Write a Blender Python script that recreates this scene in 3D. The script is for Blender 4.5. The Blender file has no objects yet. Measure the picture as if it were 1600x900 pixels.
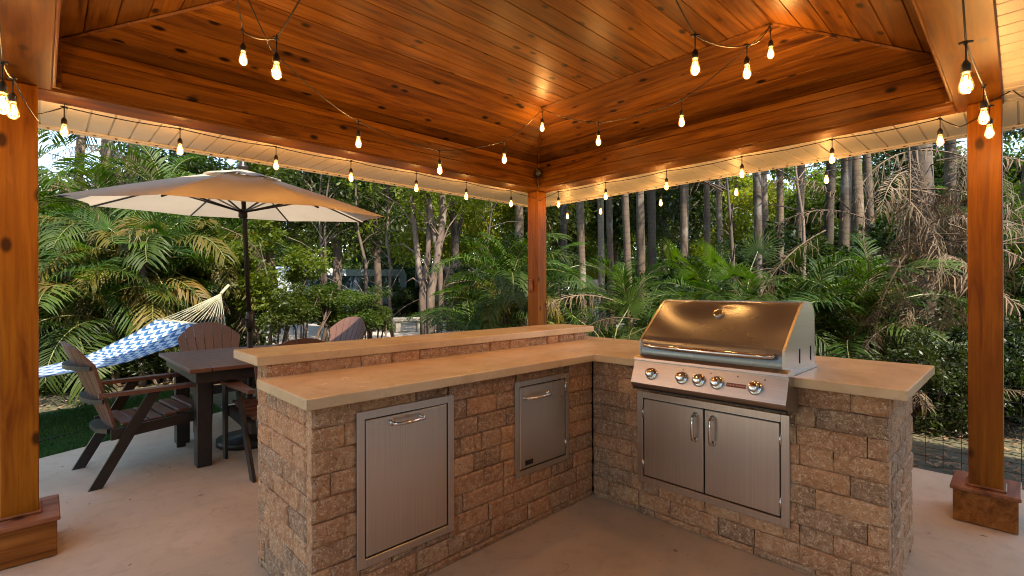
import bpy, math, random
from math import sin, cos, pi, radians as RAD
from mathutils import Vector, Matrix
import numpy as np
rnd = random.Random(7)
S = bpy.context.scene
COL = S.collection

# ------------------------------------------------------------------ camera
YAW, PITCH, ROLL, CAMH = 46.178, 0.0475, -0.19, 1.3223
_th, _p, _r = RAD(YAW), RAD(PITCH), RAD(ROLL)
FW = Vector((cos(_th)*cos(_p), sin(_th)*cos(_p), sin(_p)))
RT = Vector((sin(_th), -cos(_th), 0)); UP = RT.cross(FW)
R2 = RT*cos(_r)+UP*sin(_r); U2 = UP*cos(_r)-RT*sin(_r)
camd = bpy.data.cameras.new('camera'); cam = bpy.data.objects.new('camera', camd); COL.objects.link(cam)
m = Matrix((R2, U2, -FW)).transposed().to_4x4(); m.translation = Vector((0, 0, CAMH)); cam.matrix_world = m
camd.sensor_width = 36; camd.lens = 36*763.1/1600; camd.clip_start = .02; camd.clip_end = 800
S.camera = cam

def at(px, py, D):
    """world point seen at pixel (px,py) of the 1600x900 photo, D metres ahead"""
    return Vector((0, 0, CAMH)) + (FW + R2*((px-800)/763.1) + U2*((450-py)/763.1))*D
def gp(px, D, z=0.0):
    p = at(px, 450, D); p.z = z; return p

# ------------------------------------------------------------------ sky, sun, exposure
SUN_EL, SUN_AZ = 47.0, 262.0         # azimuth measured from +X towards +Y, direction the light comes FROM
W = bpy.data.worlds.new('World'); S.world = W; W.use_nodes = True
nt = W.node_tree; nt.nodes.clear()
sky = nt.nodes.new('ShaderNodeTexSky'); sky.sky_type = 'NISHITA'; sky.sun_disc = False
sky.sun_elevation = RAD(SUN_EL); sky.sun_rotation = RAD(90-SUN_AZ); sky.air_density = 1.0; sky.dust_density = 0.3; sky.ozone_density = 2.6
bg = nt.nodes.new('ShaderNodeBackground'); bg.inputs['Strength'].default_value = 0.15
wo = nt.nodes.new('ShaderNodeOutputWorld')
wm = nt.nodes.new('ShaderNodeMix'); wm.data_type = 'RGBA'; wm.blend_type = 'MULTIPLY'; wm.inputs[0].default_value = 1; wm.inputs[7].default_value = (1, .90, .76, 1)
nt.links.new(sky.outputs[0], wm.inputs[6]); nt.links.new(wm.outputs[2], bg.inputs['Color']); nt.links.new(bg.outputs[0], wo.inputs['Surface'])
sund = bpy.data.lights.new('sun', 'SUN'); sund.energy = 2.9; sund.angle = RAD(0.6); sund.color = (1, .9, .74)
sun = bpy.data.objects.new('sun', sund); COL.objects.link(sun)
_d = Vector((cos(RAD(SUN_AZ))*cos(RAD(SUN_EL)), sin(RAD(SUN_AZ))*cos(RAD(SUN_EL)), sin(RAD(SUN_EL))))
sun.rotation_euler = _d.to_track_quat('Z', 'Y').to_euler()
S.view_settings.view_transform = 'Standard'; S.view_settings.look = 'None'; S.view_settings.exposure = 2.2; S.view_settings.gamma = 1
BULB_W = 1.7
S.render.engine = 'CYCLES'
S.cycles.max_bounces = 7; S.cycles.diffuse_bounces = 3; S.cycles.glossy_bounces = 3; S.cycles.transparent_max_bounces = 12
S.cycles.transmission_bounces = 4; S.cycles.sample_clamp_indirect = 4; S.cycles.caustics_reflective = False; S.cycles.caustics_refractive = False
S.cycles.use_denoising = True; S.cycles.filter_width = 1.05

# ------------------------------------------------------------------ object helpers
def tag(o, label=None, cat=None, group=None, kind=None):
    if label: o['label'] = label
    if cat: o['category'] = cat
    if group: o['group'] = group
    if kind: o['kind'] = kind
    return o
def empty(name, loc=(0, 0, 0), rz=0, **k):
    o = bpy.data.objects.new(name, None); COL.objects.link(o); o.location = loc; o.rotation_euler = (0, 0, rz)
    o.empty_display_size = .1
    return tag(o, **k)
class MB:
    def __init__(s): s.v = []; s.f = []; s.mi = []
    def add(s, vs, fs, mi=0):
        b = len(s.v); s.v.extend([tuple(x) for x in vs]); s.f.extend([tuple(i+b for i in f) for f in fs]); s.mi.extend([mi]*len(fs)); return s
    def box(s, a, b, mi=0, bev=0):
        (x0, y0, z0), (x1, y1, z1) = a, b
        if x0 > x1: x0, x1 = x1, x0
        if y0 > y1: y0, y1 = y1, y0
        if z0 > z1: z0, z1 = z1, z0
        if not bev:
            return s.add([(x0,y0,z0),(x1,y0,z0),(x1,y1,z0),(x0,y1,z0),(x0,y0,z1),(x1,y0,z1),(x1,y1,z1),(x0,y1,z1)],
                [(0,3,2,1),(4,5,6,7),(0,1,5,4),(1,2,6,5),(2,3,7,6),(3,0,4,7)], mi)
        e = bev; vs = []
        for (dz, i) in ((z0, e), (z0+e, 0), (z1-e, 0), (z1, e)):
            vs += [(x0+i,y0+i,dz),(x1-i,y0+i,dz),(x1-i,y1-i,dz),(x0+i,y1-i,dz)] if i else [(x0+e,y0,dz),(x1-e,y0,dz),(x1,y0+e,dz),(x1,y1-e,dz),(x1-e,y1,dz),(x0+e,y1,dz),(x0,y1-e,dz),(x0,y0+e,dz)]
        A = [0,1,2,3]; B = list(range(4,12)); Cc = list(range(12,20)); D = [20,21,22,23]
        fs = [(3,2,1,0), tuple(D)]
        for i in range(8): j = (i+1) % 8; fs.append((B[i],B[j],Cc[j],Cc[i]))
        for k in range(4):
            fs.append((A[k],A[(k+1)%4],B[(2*k+1)],B[2*k])); fs.append((A[(k+1)%4],B[(2*k+2)%8],B[2*k+1]))
            fs.append((Cc[2*k],Cc[2*k+1],D[(k+1)%4],D[k])); fs.append((Cc[2*k+1],Cc[(2*k+2)%8],D[(k+1)%4]))
        return s.add(vs, fs, mi)
    def tube(s, pts, r, n=6, mi=0, cap=True, flat=None):
        pts = [Vector(p) for p in pts]; N = len(pts)
        rr = r if isinstance(r, (list, tuple)) else [r]*N
        t0 = (pts[1]-pts[0]).normalized(); ref = Vector((0,0,1)) if abs(t0.z) < .9 else Vector((1,0,0))
        nx = t0.cross(ref).normalized(); vs = []
        for i, p in enumerate(pts):
            t = (pts[min(i+1,N-1)]-pts[max(i-1,0)]).normalized()
            nx = (nx - t*nx.dot(t)).normalized(); ny = t.cross(nx)
            for k in range(n):
                a = 2*pi*k/n; vs.append(p + (nx*cos(a)+ny*sin(a))*rr[i])
        fs = [(i*n+k, i*n+(k+1)%n, (i+1)*n+(k+1)%n, (i+1)*n+k) for i in range(N-1) for k in range(n)]
        if cap: fs += [tuple(range(n))[::-1], tuple((N-1)*n+k for k in range(n))]
        return s.add(vs, fs, mi)
    def lathe(s, prof, c=(0,0,0), n=12, mi=0, axis=None):
        """prof: (r,z) list from bottom to top, optional Matrix axis"""
        vs = []; c = Vector(c)
        for r, z in prof:
            for k in range(n):
                a = 2*pi*k/n; p = Vector((r*cos(a), r*sin(a), z)); vs.append(c + (axis @ p if axis else p))
        N = len(prof)
        fs = [(i*n+k, i*n+(k+1)%n, (i+1)*n+(k+1)%n, (i+1)*n+k) for i in range(N-1) for k in range(n)]
        fs += [tuple(range(n))[::-1], tuple((N-1)*n+k for k in range(n))]
        return s.add(vs, fs, mi)
    def prism(s, poly, h0, h1, fn, mi=0):
        """poly in 2D, extruded h0->h1, fn(a,b,h)->xyz"""
        n = len(poly); vs = [fn(a, b, h0) for a, b in poly] + [fn(a, b, h1) for a, b in poly]
        fs = [tuple(range(n))[::-1], tuple(range(n, 2*n))] + [(i, (i+1)%n, n+(i+1)%n, n+i) for i in range(n)]
        return s.add(vs, fs, mi)
    def mesh(s, name, mats, smooth=False):
        me = bpy.data.meshes.new(name); me.from_pydata(s.v, [], s.f)
        for mt in (mats if isinstance(mats, (list, tuple)) else [mats]): me.materials.append(mt)
        if any(s.mi): me.polygons.foreach_set('material_index', s.mi)
        if smooth: me.polygons.foreach_set('use_smooth', [True]*len(s.f))
        me.validate(); me.update()
        return me
    def build(s, name, mats, parent=None, smooth=False, fixn=True, **k):
        me = s.mesh(name, mats, smooth)
        if fixn: fixnormals(me)
        return link(name, me, parent, **k)
def fixnormals(me):
    import bmesh
    bm = bmesh.new(); bm.from_mesh(me); bmesh.ops.recalc_face_normals(bm, faces=bm.faces); bm.to_mesh(me); bm.free()
def link(name, me, parent=None, loc=None, rot=None, scale=None, **k):
    o = bpy.data.objects.new(name, me); COL.objects.link(o)
    if parent: o.parent = parent
    if loc is not None: o.location = loc
    if rot is not None: o.rotation_euler = rot
    if scale is not None: o.scale = (scale,)*3 if isinstance(scale, (int, float)) else scale
    return tag(o, **k)

# ------------------------------------------------------------------ material helpers
def nodes(name):
    m = bpy.data.materials.new(name); m.use_nodes = True; t = m.node_tree
    return m, t, t.nodes['Principled BSDF'], t.nodes['Material Output']
def N(t, typ, **kw):
    n = t.nodes.new(typ)
    for k, v in kw.items():
        if k in n.inputs: n.inputs[k].default_value = v
        else: setattr(n, k, v)
    return n
def ramp(t, fac, stops, interp='LINEAR'):
    r = t.nodes.new('ShaderNodeValToRGB'); r.color_ramp.interpolation = interp
    e = r.color_ramp.elements
    while len(e) < len(stops): e.new(.5)
    for i, (p, c) in enumerate(stops):
        e[i].position = p; e[i].color = (*c, 1) if len(c) == 3 else c
    t.links.new(fac, r.inputs[0]); return r.outputs[0]
def mix(t, a, b, f, mode='MIX'):
    n = t.nodes.new('ShaderNodeMix'); n.data_type = 'RGBA'; n.blend_type = mode
    for sock, v in ((n.inputs[6], a), (n.inputs[7], b), (n.inputs[0], f)):
        if hasattr(v, 'links'): t.links.new(v, sock)
        else: sock.default_value = (*v, 1) if isinstance(v, tuple) and len(v) == 3 else v
    return n.outputs[2]
def mth(t, op, a, b=0.0, clamp=False):
    n = t.nodes.new('ShaderNodeMath'); n.operation = op; n.use_clamp = clamp
    for i, v in enumerate((a, b)):
        if hasattr(v, 'links'): t.links.new(v, n.inputs[i])
        else: n.inputs[i].default_value = v
    return n.outputs[0]
def coords(t, scale=(1,1,1), kind='Object', jitter=0):
    tc = t.nodes.new('ShaderNodeTexCoord'); o = tc.outputs[kind]
    if jitter:
        oi = t.nodes.new('ShaderNodeObjectInfo'); va = t.nodes.new('ShaderNodeVectorMath'); va.operation = 'MULTIPLY_ADD'
        cb = t.nodes.new('ShaderNodeCombineXYZ')
        t.links.new(oi.outputs['Random'], cb.inputs[0]); t.links.new(mth(t, 'FRACT', mth(t, 'MULTIPLY', oi.outputs['Random'], 57.3)), cb.inputs[1])
        t.links.new(mth(t, 'FRACT', mth(t, 'MULTIPLY', oi.outputs['Random'], 913.7)), cb.inputs[2])
        t.links.new(cb.outputs[0], va.inputs[0]); va.inputs[1].default_value = (jitter,)*3; t.links.new(o, va.inputs[2]); o = va.outputs[0]
    mp = t.nodes.new('ShaderNodeMapping'); mp.inputs['Scale'].default_value = scale; t.links.new(o, mp.inputs[0])
    return mp.outputs[0]
def noise(t, vec, scale, detail=4, rough=.55, dist=0.0):
    n = N(t, 'ShaderNodeTexNoise', Scale=scale, Detail=detail, Roughness=rough, Distortion=dist); t.links.new(vec, n.inputs['Vector']); return n.outputs['Fac']
def bump(t, h, strength, dist=.01, prev=None):
    b = N(t, 'ShaderNodeBump', Strength=strength, Distance=dist); t.links.new(h, b.inputs['Height'])
    if prev: t.links.new(prev, b.inputs['Normal'])
    return b.outputs[0]
def rand(t): return t.nodes.new('ShaderNodeObjectInfo').outputs['Random']

def mat_wood(name, ca, cb, cc, rough=.38, axis=0, jitter=7.0, knots=.8, gloss_noise=True):
    m, t, P, O = nodes(name)
    st = [9, 9, 9]; st[axis] = .8
    v = coords(t, tuple(st), jitter=jitter)
    g1 = noise(t, v, 2.2, 6, .62, .9)
    st2 = [60, 60, 60]; st2[axis] = 1.6
    v2 = coords(t, tuple(st2), jitter=jitter)
    g2 = noise(t, v2, 1.6, 3, .5)
    col = ramp(t, g1, [(.32, cc), (.47, ca), (.68, cb)])
    col = mix(t, col, cc, mth(t, 'MULTIPLY', ramp(t, g2, [(.48, (0,0,0)), (.78, (1,1,1))]), .45))
    # knots: stretched cells, only some of them
    st3 = [9.5, 9.5, 9.5]; st3[axis] = 5.2
    if axis == 0: st3[2] = 0.0
    v3 = coords(t, tuple(st3), jitter=jitter)
    vo = N(t, 'ShaderNodeTexVoronoi', Scale=1.0, Randomness=1.0); t.links.new(v3, vo.inputs['Vector'])
    kn = ramp(t, vo.outputs['Distance'], [(.11, (1,1,1)), (.21, (0,0,0))] if axis == 0 else [(.13, (1,1,1)), (.25, (0,0,0))])
    sep = t.nodes.new('ShaderNodeSeparateColor'); t.links.new(vo.outputs['Color'], sep.inputs[0])
    sel = mth(t, 'GREATER_THAN', sep.outputs[0], .30 if axis == 0 else .45)
    kf = mth(t, 'MULTIPLY', mth(t, 'MULTIPLY', kn, sel), knots)
    col = mix(t, col, (cc[0]*.16, cc[1]*.12, cc[2]*.1), kf)
    hv = N(t, 'ShaderNodeHueSaturation'); t.links.new(col, hv.inputs['Color'])
    rr = rand(t); t.links.new(mth(t, 'MULTIPLY_ADD', rr, .62), hv.inputs['Value'])
    hv.inputs['Value'].links[0].from_node.inputs[2].default_value = .68
    t.links.new(hv.outputs[0], P.inputs['Base Color'])
    P.inputs['Roughness'].default_value = rough; P.inputs['Specular IOR Level'].default_value = .2
    t.links.new(mth(t, 'MULTIPLY_ADD', g1, .25), P.inputs['Roughness']); P.inputs['Roughness'].links[0].from_node.inputs[2].default_value = rough-.12
    t.links.new(bump(t, mix(t, g1, g2, .5), .25, .004), P.inputs['Normal'])
    return m
def mat_plain(name, col, rough=.5, metal=0, nscale=0, namt=.2, bumpv=0, spec=.5, jit=0.0):
    m, t, P, O = nodes(name); P.inputs['Roughness'].default_value = rough; P.inputs['Metallic'].default_value = metal
    P.inputs['Specular IOR Level'].default_value = spec
    P.inputs['Base Color'].default_value = (*col, 1)
    if nscale:
        n = noise(t, coords(t, jitter=5), nscale, 5, .6)
        c = ramp(t, n, [(.3, tuple(x*(1-namt) for x in col)), (.7, tuple(min(1, x*(1+namt)) for x in col))])
        if jit:
            hv = N(t, 'ShaderNodeHueSaturation'); t.links.new(c, hv.inputs['Color']); mm = mth(t, 'MULTIPLY_ADD', rand(t), jit); mm.node.inputs[2].default_value = 1-jit/2
            t.links.new(mm, hv.inputs['Value']); c = hv.outputs[0]
        t.links.new(c, P.inputs['Base Color'])
        if bumpv: t.links.new(bump(t, n, bumpv, .01), P.inputs['Normal'])
    return m
def mat_leaf(name, ca, cb, trans=.45, rough=.42, hue=.03):
    m, t, P, O = nodes(name)
    n = noise(t, coords(t), 1.7, 3, .6)
    c = ramp(t, n, [(.33, ca), (.68, cb)])
    fine = noise(t, coords(t), 14, 2, .6)
    c = mix(t, c, (ca[0]*1.7+.02, ca[1]*1.35+.02, ca[2]*.7), mth(t, 'MULTIPLY', ramp(t, fine, [(.5, (0,0,0)), (.75, (1,1,1))]), .4))
    hv = N(t, 'ShaderNodeHueSaturation'); t.links.new(c, hv.inputs['Color'])
    r = rand(t); mm = mth(t, 'MULTIPLY_ADD', r, .6); mm.node.inputs[2].default_value = .72; t.links.new(mm, hv.inputs['Value'])
    hh = mth(t, 'MULTIPLY_ADD', mth(t, 'FRACT', mth(t, 'MULTIPLY', r, 31.7)), hue); hh.node.inputs[2].default_value = .5-hue/2; t.links.new(hh, hv.inputs['Hue'])
    P.inputs['Roughness'].default_value = rough+.06; P.inputs['Specular IOR Level'].default_value = .3
    t.links.new(hv.outputs[0], P.inputs['Base Color'])
    tr = N(t, 'ShaderNodeBsdfTranslucent'); hv2 = N(t, 'ShaderNodeHueSaturation', Saturation=1.15, Value=1.5); t.links.new(hv.outputs[0], hv2.inputs['Color'])
    t.links.new(hv2.outputs[0], tr.inputs['Color'])
    ms = N(t, 'ShaderNodeMixShader', Fac=trans); t.links.new(P.outputs[0], ms.inputs[1]); t.links.new(tr.outputs[0], ms.inputs[2]); t.links.new(ms.outputs[0], O.inputs['Surface'])
    return m

M = {}
M['ceil'] = mat_wood('stained_pine_boards', (.125,.043,.0025), (.205,.080,.005), (.045,.013,.0008), rough=.42, knots=1.0)
M['beam'] = mat_wood('stained_beam_wood', (.155,.054,.003), (.235,.092,.006), (.075,.022,.0015), rough=.42, knots=.7)
M['post'] = mat_wood('stained_post_wood', (.21,.068,.002), (.29,.105,.004), (.13,.034,.001), rough=.45, axis=2, knots=.9)
M['base'] = mat_wood('weathered_base_wood', (.22,.075,.012), (.33,.13,.028), (.11,.034,.008), rough=.45)
M['cap'] = mat_wood('cap_wood', (.20,.075,.035), (.28,.12,.06), (.11,.04,.02), rough=.35)
M['soffit'] = mat_plain('cream_soffit_vinyl', (.78,.72,.60), .45, nscale=6, namt=.05)
M['fascia'] = mat_plain('white_fascia', (.80,.76,.68), .4, nscale=4, namt=.06)
M['roof'] = mat_plain('grey_metal_roofing', (.35,.35,.34), .4, metal=.3, nscale=3, namt=.1)
M['black'] = mat_plain('black_rubber', (.012,.011,.010), .5, nscale=30, namt=.3)
M['darkpoly'] = mat_plain('black_poly_lumber', (.018,.016,.016), .42, nscale=25, namt=.3, bumpv=.1)
M['screw'] = mat_plain('screw_metal', (.12,.09,.06), .5, metal=.6)
# brown poly lumber
def poly():
    m, t, P, O = nodes('brown_poly_lumber')
    v = coords(t, (3, 40, 40), jitter=4); g = noise(t, v, 2, 4, .6)
    c = ramp(t, g, [(.3, (.090,.042,.028)), (.7, (.150,.074,.050))])
    t.links.new(c, P.inputs['Base Color']); P.inputs['Roughness'].default_value = .42
    t.links.new(bump(t, g, .12, .004), P.inputs['Normal']); return m
M['poly'] = poly()
# split-face concrete block
def block():
    m, t, P, O = nodes('tumbled_brown_block')
    v = coords(t, jitter=9)
    big = noise(t, v, 6, 5, .6, .4)
    c = ramp(t, big, [(.30, (.17,.088,.045)), (.48, (.40,.215,.112)), (.68, (.60,.36,.20))])
    rr = rand(t)
    tone = ramp(t, rr, [(0, (.19,.13,.095)), (.2, (.25,.16,.105)), (.4, (.38,.185,.095)), (.7, (.45,.215,.10)), (.88, (.52,.29,.145)), (1, (.34,.22,.14))])
    c = mix(t, c, tone, .62)
    gr = noise(t, v, 55, 4, .7, .8); c = mix(t, c, (.06,.034,.02), mth(t, 'MULTIPLY', ramp(t, gr, [(.30, (1,1,1)), (.47, (0,0,0))]), .75))
    # swirling pale aggregate flecks
    vw = noise(t, v, 42, 3, .6, 2.6)
    line = ramp(t, vw, [(.455, (0,0,0)), (.485, (1,1,1)), (.515, (1,1,1)), (.545, (0,0,0))])
    msk = ramp(t, noise(t, v, 45, 2, .6), [(.40, (0,0,0)), (.56, (1,1,1))])
    c = mix(t, c, (.74,.56,.37), mth(t, 'MULTIPLY', mth(t, 'MULTIPLY', line, msk), .85))
    vo = N(t, 'ShaderNodeTexVoronoi', Scale=75.0); t.links.new(v, vo.inputs['Vector'])
    sp = t.nodes.new('ShaderNodeSeparateColor'); t.links.new(vo.outputs['Color'], sp.inputs[0])
    dot = mth(t, 'MULTIPLY', mth(t, 'LESS_THAN', vo.outputs['Distance'], .23), mth(t, 'GREATER_THAN', sp.outputs[0], .80))
    c = mix(t, c, (.75,.66,.52), mth(t, 'MULTIPLY', dot, .8))
    t.links.new(c, P.inputs['Base Color']); P.inputs['Roughness'].default_value = .85; P.inputs['Specular IOR Level'].default_value = .3
    h = mix(t, noise(t, v, 38, 4, .65, 1.5), big, .4)
    t.links.new(bump(t, h, .75, .014), P.inputs['Normal']); return m
M['block'] = block()
M['mortar'] = mat_plain('dark_core', (.05,.034,.022), .9, nscale=20, namt=.3)
def stone_top():
    m, t, P, O = nodes('honed_limestone')
    v = coords(t); b = noise(t, v, 3.2, 6, .6, .6); f = noise(t, v, 26, 4, .65)
    c = ramp(t, b, [(.3, (.54,.39,.235)), (.5, (.64,.485,.30)), (.72, (.70,.55,.365))])
    c = mix(t, c, (.34,.22,.12), mth(t, 'MULTIPLY', ramp(t, f, [(.55, (0,0,0)), (.8, (1,1,1))]), .5))
    pits = noise(t, coords(t, (1, 1, 3)), 90, 2, .5); pm = ramp(t, pits, [(.68, (0,0,0)), (.74, (1,1,1))])
    c = mix(t, c, (.22,.15,.09), mth(t, 'MULTIPLY', pm, .35))
    t.links.new(c, P.inputs['Base Color']); r = mth(t, 'MULTIPLY_ADD', b, .08); r.node.inputs[2].default_value = .22
    t.links.new(r, P.inputs['Roughness']); P.inputs['Specular IOR Level'].default_value = .5
    t.links.new(bump(t, f, .06, .003), P.inputs['Normal']); return m
M['stone'] = stone_top()
def concrete():
    m, t, P, O = nodes('tan_concrete')
    v = coords(t); b = noise(t, v, .9, 6, .6, .5); f = noise(t, v, 9, 6, .68, .3); g = noise(t, v, 160, 2, .5)
    c = ramp(t, b, [(.3, (.44,.325,.215)), (.52, (.52,.395,.27)), (.7, (.59,.465,.335))])
    c = mix(t, c, (.25,.185,.14), mth(t, 'MULTIPLY', ramp(t, f, [(.50, (0,0,0)), (.78, (1,1,1))]), .42))
    c = mix(t, c, (.20,.15,.11), mth(t, 'MULTIPLY', ramp(t, g, [(.6, (0,0,0)), (.75, (1,1,1))]), .25))
    sp = noise(t, v, 22, 2, .5); c = mix(t, c, (.10,.065,.045), mth(t, 'MULTIPLY', ramp(t, sp, [(.735, (0,0,0)), (.76, (1,1,1))]), .7))
    dv = t.nodes.new('ShaderNodeVectorMath'); dv.operation = 'ADD'; nz = N(t, 'ShaderNodeTexNoise', Scale=2.2, Detail=4.0); t.links.new(v, nz.inputs['Vector']); t.links.new(v, dv.inputs[0]); t.links.new(nz.outputs['Color'], dv.inputs[1])
    ve = N(t, 'ShaderNodeTexVoronoi', Scale=.75); ve.feature = 'DISTANCE_TO_EDGE'; t.links.new(dv.outputs[0], ve.inputs['Vector'])
    ck = mth(t, 'MULTIPLY', ramp(t, ve.outputs['Distance'], [(.0015, (1,1,1)), (.005, (0,0,0))]), ramp(t, noise(t, v, 1.3, 2, .5), [(.52, (0,0,0)), (.60, (1,1,1))]))
    c = mix(t, c, (.09,.065,.05), mth(t, 'MULTIPLY', ck, .3))
    t.links.new(c, P.inputs['Base Color']); P.inputs['Roughness'].default_value = .62; P.inputs['Specular IOR Level'].default_value = .35
    t.links.new(bump(t, mix(t, f, g, .4), .22, .006), P.inputs['Normal']); return m
M['concrete'] = concrete()
def steel(name, axis=0, col=(.52,.49,.46), rough=.32):
    m, t, P, O = nodes(name)
    st = [260, 260, 260]; st[axis] = 2
    n = noise(t, coords(t, tuple(st)), 1, 3, .6); c2 = noise(t, coords(t), 2.5, 3, .5)
    P.inputs['Metallic'].default_value = 1
    c = ramp(t, n, [(.3, tuple(x*.86 for x in col)), (.7, col)]); t.links.new(c, P.inputs['Base Color'])
    r = mth(t, 'MULTIPLY_ADD', c2, .16); r.node.inputs[2].default_value = rough-.08; t.links.new(r, P.inputs['Roughness'])
    P.inputs['Anisotropic'].default_value = .5
    t.links.new(bump(t, n, .02, .0005), P.inputs['Normal']); return m
M['steel'] = steel('brushed_steel_horizontal', 1)
M['lidsteel'] = steel('brushed_lid_steel', 1, (.22,.225,.245), .27)
M['lidsteel'].node_tree.nodes['Principled BSDF'].inputs['Anisotropic'].default_value = .8; M['lidsteel'].node_tree.nodes['Principled BSDF'].inputs['Metallic'].default_value = .78
M['steelz'] = steel('brushed_steel_vertical', 2, (.66,.625,.585), .30)
M['steelx'] = steel('brushed_steel_lengthwise', 0, (.50,.485,.47), .32)
M['chrome'] = mat_plain('polished_steel', (.72,.70,.67), .12, metal=1)
M['darksteel'] = mat_plain('dark_steel', (.06,.055,.05), .45, metal=.8)
def canvas():
    m, t, P, O = nodes('tan_umbrella_canvas')
    v = coords(t); n = noise(t, v, 2.4, 5, .6); w = noise(t, v, 300, 1, .5)
    c = ramp(t, n, [(.3, (.43,.355,.265)), (.7, (.51,.43,.33))]); t.links.new(c, P.inputs['Base Color']); P.inputs['Roughness'].default_value = .85
    t.links.new(bump(t, n, .15, .02), P.inputs['Normal'])
    tr = N(t, 'ShaderNodeBsdfTranslucent'); t.links.new(mix(t, c, (.8,.55,.32), .3), tr.inputs['Color'])
    ms = N(t, 'ShaderNodeMixShader', Fac=.36); t.links.new(P.outputs[0], ms.inputs[1]); t.links.new(tr.outputs[0], ms.inputs[2]); t.links.new(ms.outputs[0], O.inputs['Surface']); return m
M['canvas'] = canvas()
M['pole'] = mat_plain('bronze_pole', (.022,.017,.015), .35, metal=.3)

# bulbs
def glassm():
    m, t, P, O = nodes('amber_bulb_glass')
    tr = N(t, 'ShaderNodeBsdfTransparent'); tr.inputs[0].default_value = (1, .86, .62, 1)
    gl = N(t, 'ShaderNodeBsdfGlossy', Roughness=.03); fr = N(t, 'ShaderNodeFresnel', IOR=1.5)
    ms = N(t, 'ShaderNodeMixShader'); t.links.new(mth(t, 'MULTIPLY', fr.outputs[0], .8), ms.inputs[0]); t.links.new(tr.outputs[0], ms.inputs[1]); t.links.new(gl.outputs[0], ms.inputs[2])
    em = N(t, 'ShaderNodeEmission', Strength=.085); em.inputs[0].default_value = (1, .36, .06, 1)
    ad = N(t, 'ShaderNodeAddShader'); t.links.new(ms.outputs[0], ad.inputs[0]); t.links.new(em.outputs[0], ad.inputs[1]); t.links.new(ad.outputs[0], O.inputs['Surface'])
    m.cycles.emission_sampling = 'NONE'; return m
M['glass'] = glassm()
def emis(name, col, s):
    m, t, P, O = nodes(name); em = N(t, 'ShaderNodeEmission', Strength=s); em.inputs[0].default_value = (*col, 1); t.links.new(em.outputs[0], O.inputs['Surface'])
    m.cycles.emission_sampling = 'NONE'; return m
M['filament'] = emis('glowing_filament', (1, .50, .15), 7)

# ------------------------------------------------------------------ ground, patio, turf, driveway
def sheet(name, poly, z, mat, **k):
    b = MB(); b.add([(x, y, z) for x, y in poly], [tuple(range(len(poly)))]); return b.build(name, mat, fixn=False, **k)
def slab(name, poly, z0, z1, mat, parent=None, **k):
    b = MB(); b.prism(poly, z0, z1, lambda a, c, h: (a, c, h)); return b.build(name, mat, parent, **k)
def soil():
    m, t, P, O = nodes('leaf_litter_soil'); v = coords(t); n = noise(t, v, .6, 6, .6); f = noise(t, v, 14, 5, .7)
    c = ramp(t, n, [(.35, (.045,.040,.022)), (.6, (.075,.070,.030))]); c = mix(t, c, (.16,.115,.07), mth(t, 'MULTIPLY', ramp(t, f, [(.5, (0,0,0)), (.7, (1,1,1))]), .7))
    t.links.new(c, P.inputs['Base Color']); P.inputs['Roughness'].default_value = .9; t.links.new(bump(t, f, .6, .03), P.inputs['Normal']); return m
M['soil'] = soil()
def lawn(name, a, b_):
    m, t, P, O = nodes(name); v = coords(t); n = noise(t, v, 1.2, 5, .6); f = noise(t, v, 60, 3, .6)
    c = mix(t, ramp(t, n, [(.3, a), (.7, b_)]), (a[0]*.5, a[1]*.5, a[2]*.5), mth(t, 'MULTIPLY', f, .8))
    t.links.new(c, P.inputs['Base Color']); P.inputs['Roughness'].default_value = .75; t.links.new(bump(t, f, .8, .02), P.inputs['Normal']); return m
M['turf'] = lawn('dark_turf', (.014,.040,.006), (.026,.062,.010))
M['lawn'] = lawn('bright_lawn', (.09,.14,.03), (.15,.20,.05))  # a brighter green than the turf
G = 400
sheet('ground', [(-G, -G), (G, -G), (G, G), (-G, G)], -.06, M['soil'], kind='structure')
slab('patio_slab', [(-3, -7), (4.6, -7), (4.6, 7.15), (1.472, 6.033), (-.019, 5.34), (-3, 3.95)], -.10, 0, M['concrete'], kind='structure')
# edging strip of pavers beyond the table
e = empty('paver_edging', (0, 0, 0), kind='structure')
M['paver'] = mat_plain('grey_tan_paver', (.36,.30,.24), .75, nscale=12, namt=.25, bumpv=.3, jit=.3)
pa, pb = Vector((1.5, 6.11)), Vector((4.6, 7.25)); dr = (pb-pa).normalized(); nr = Vector((-dr.y, dr.x))
for i in range(14):
    b = MB(); p = pa + dr*(.232*i)
    q = [p, p+dr*.224, p+dr*.224+nr*.16, p+nr*.16]
    b.prism([(x.x, x.y) for x in q], -.08, .004+rnd.uniform(-.003, .003), lambda a, c, h: (a, c, h)); b.build('paver', M['paver'], e)
slab('turf', [(-4.5, 3.3), (-.03, 5.37), (1.46, 6.07), (1.42, 7.5), (-4.5, 7.1)], -.07, -.012, M['turf'], kind='structure')
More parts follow.
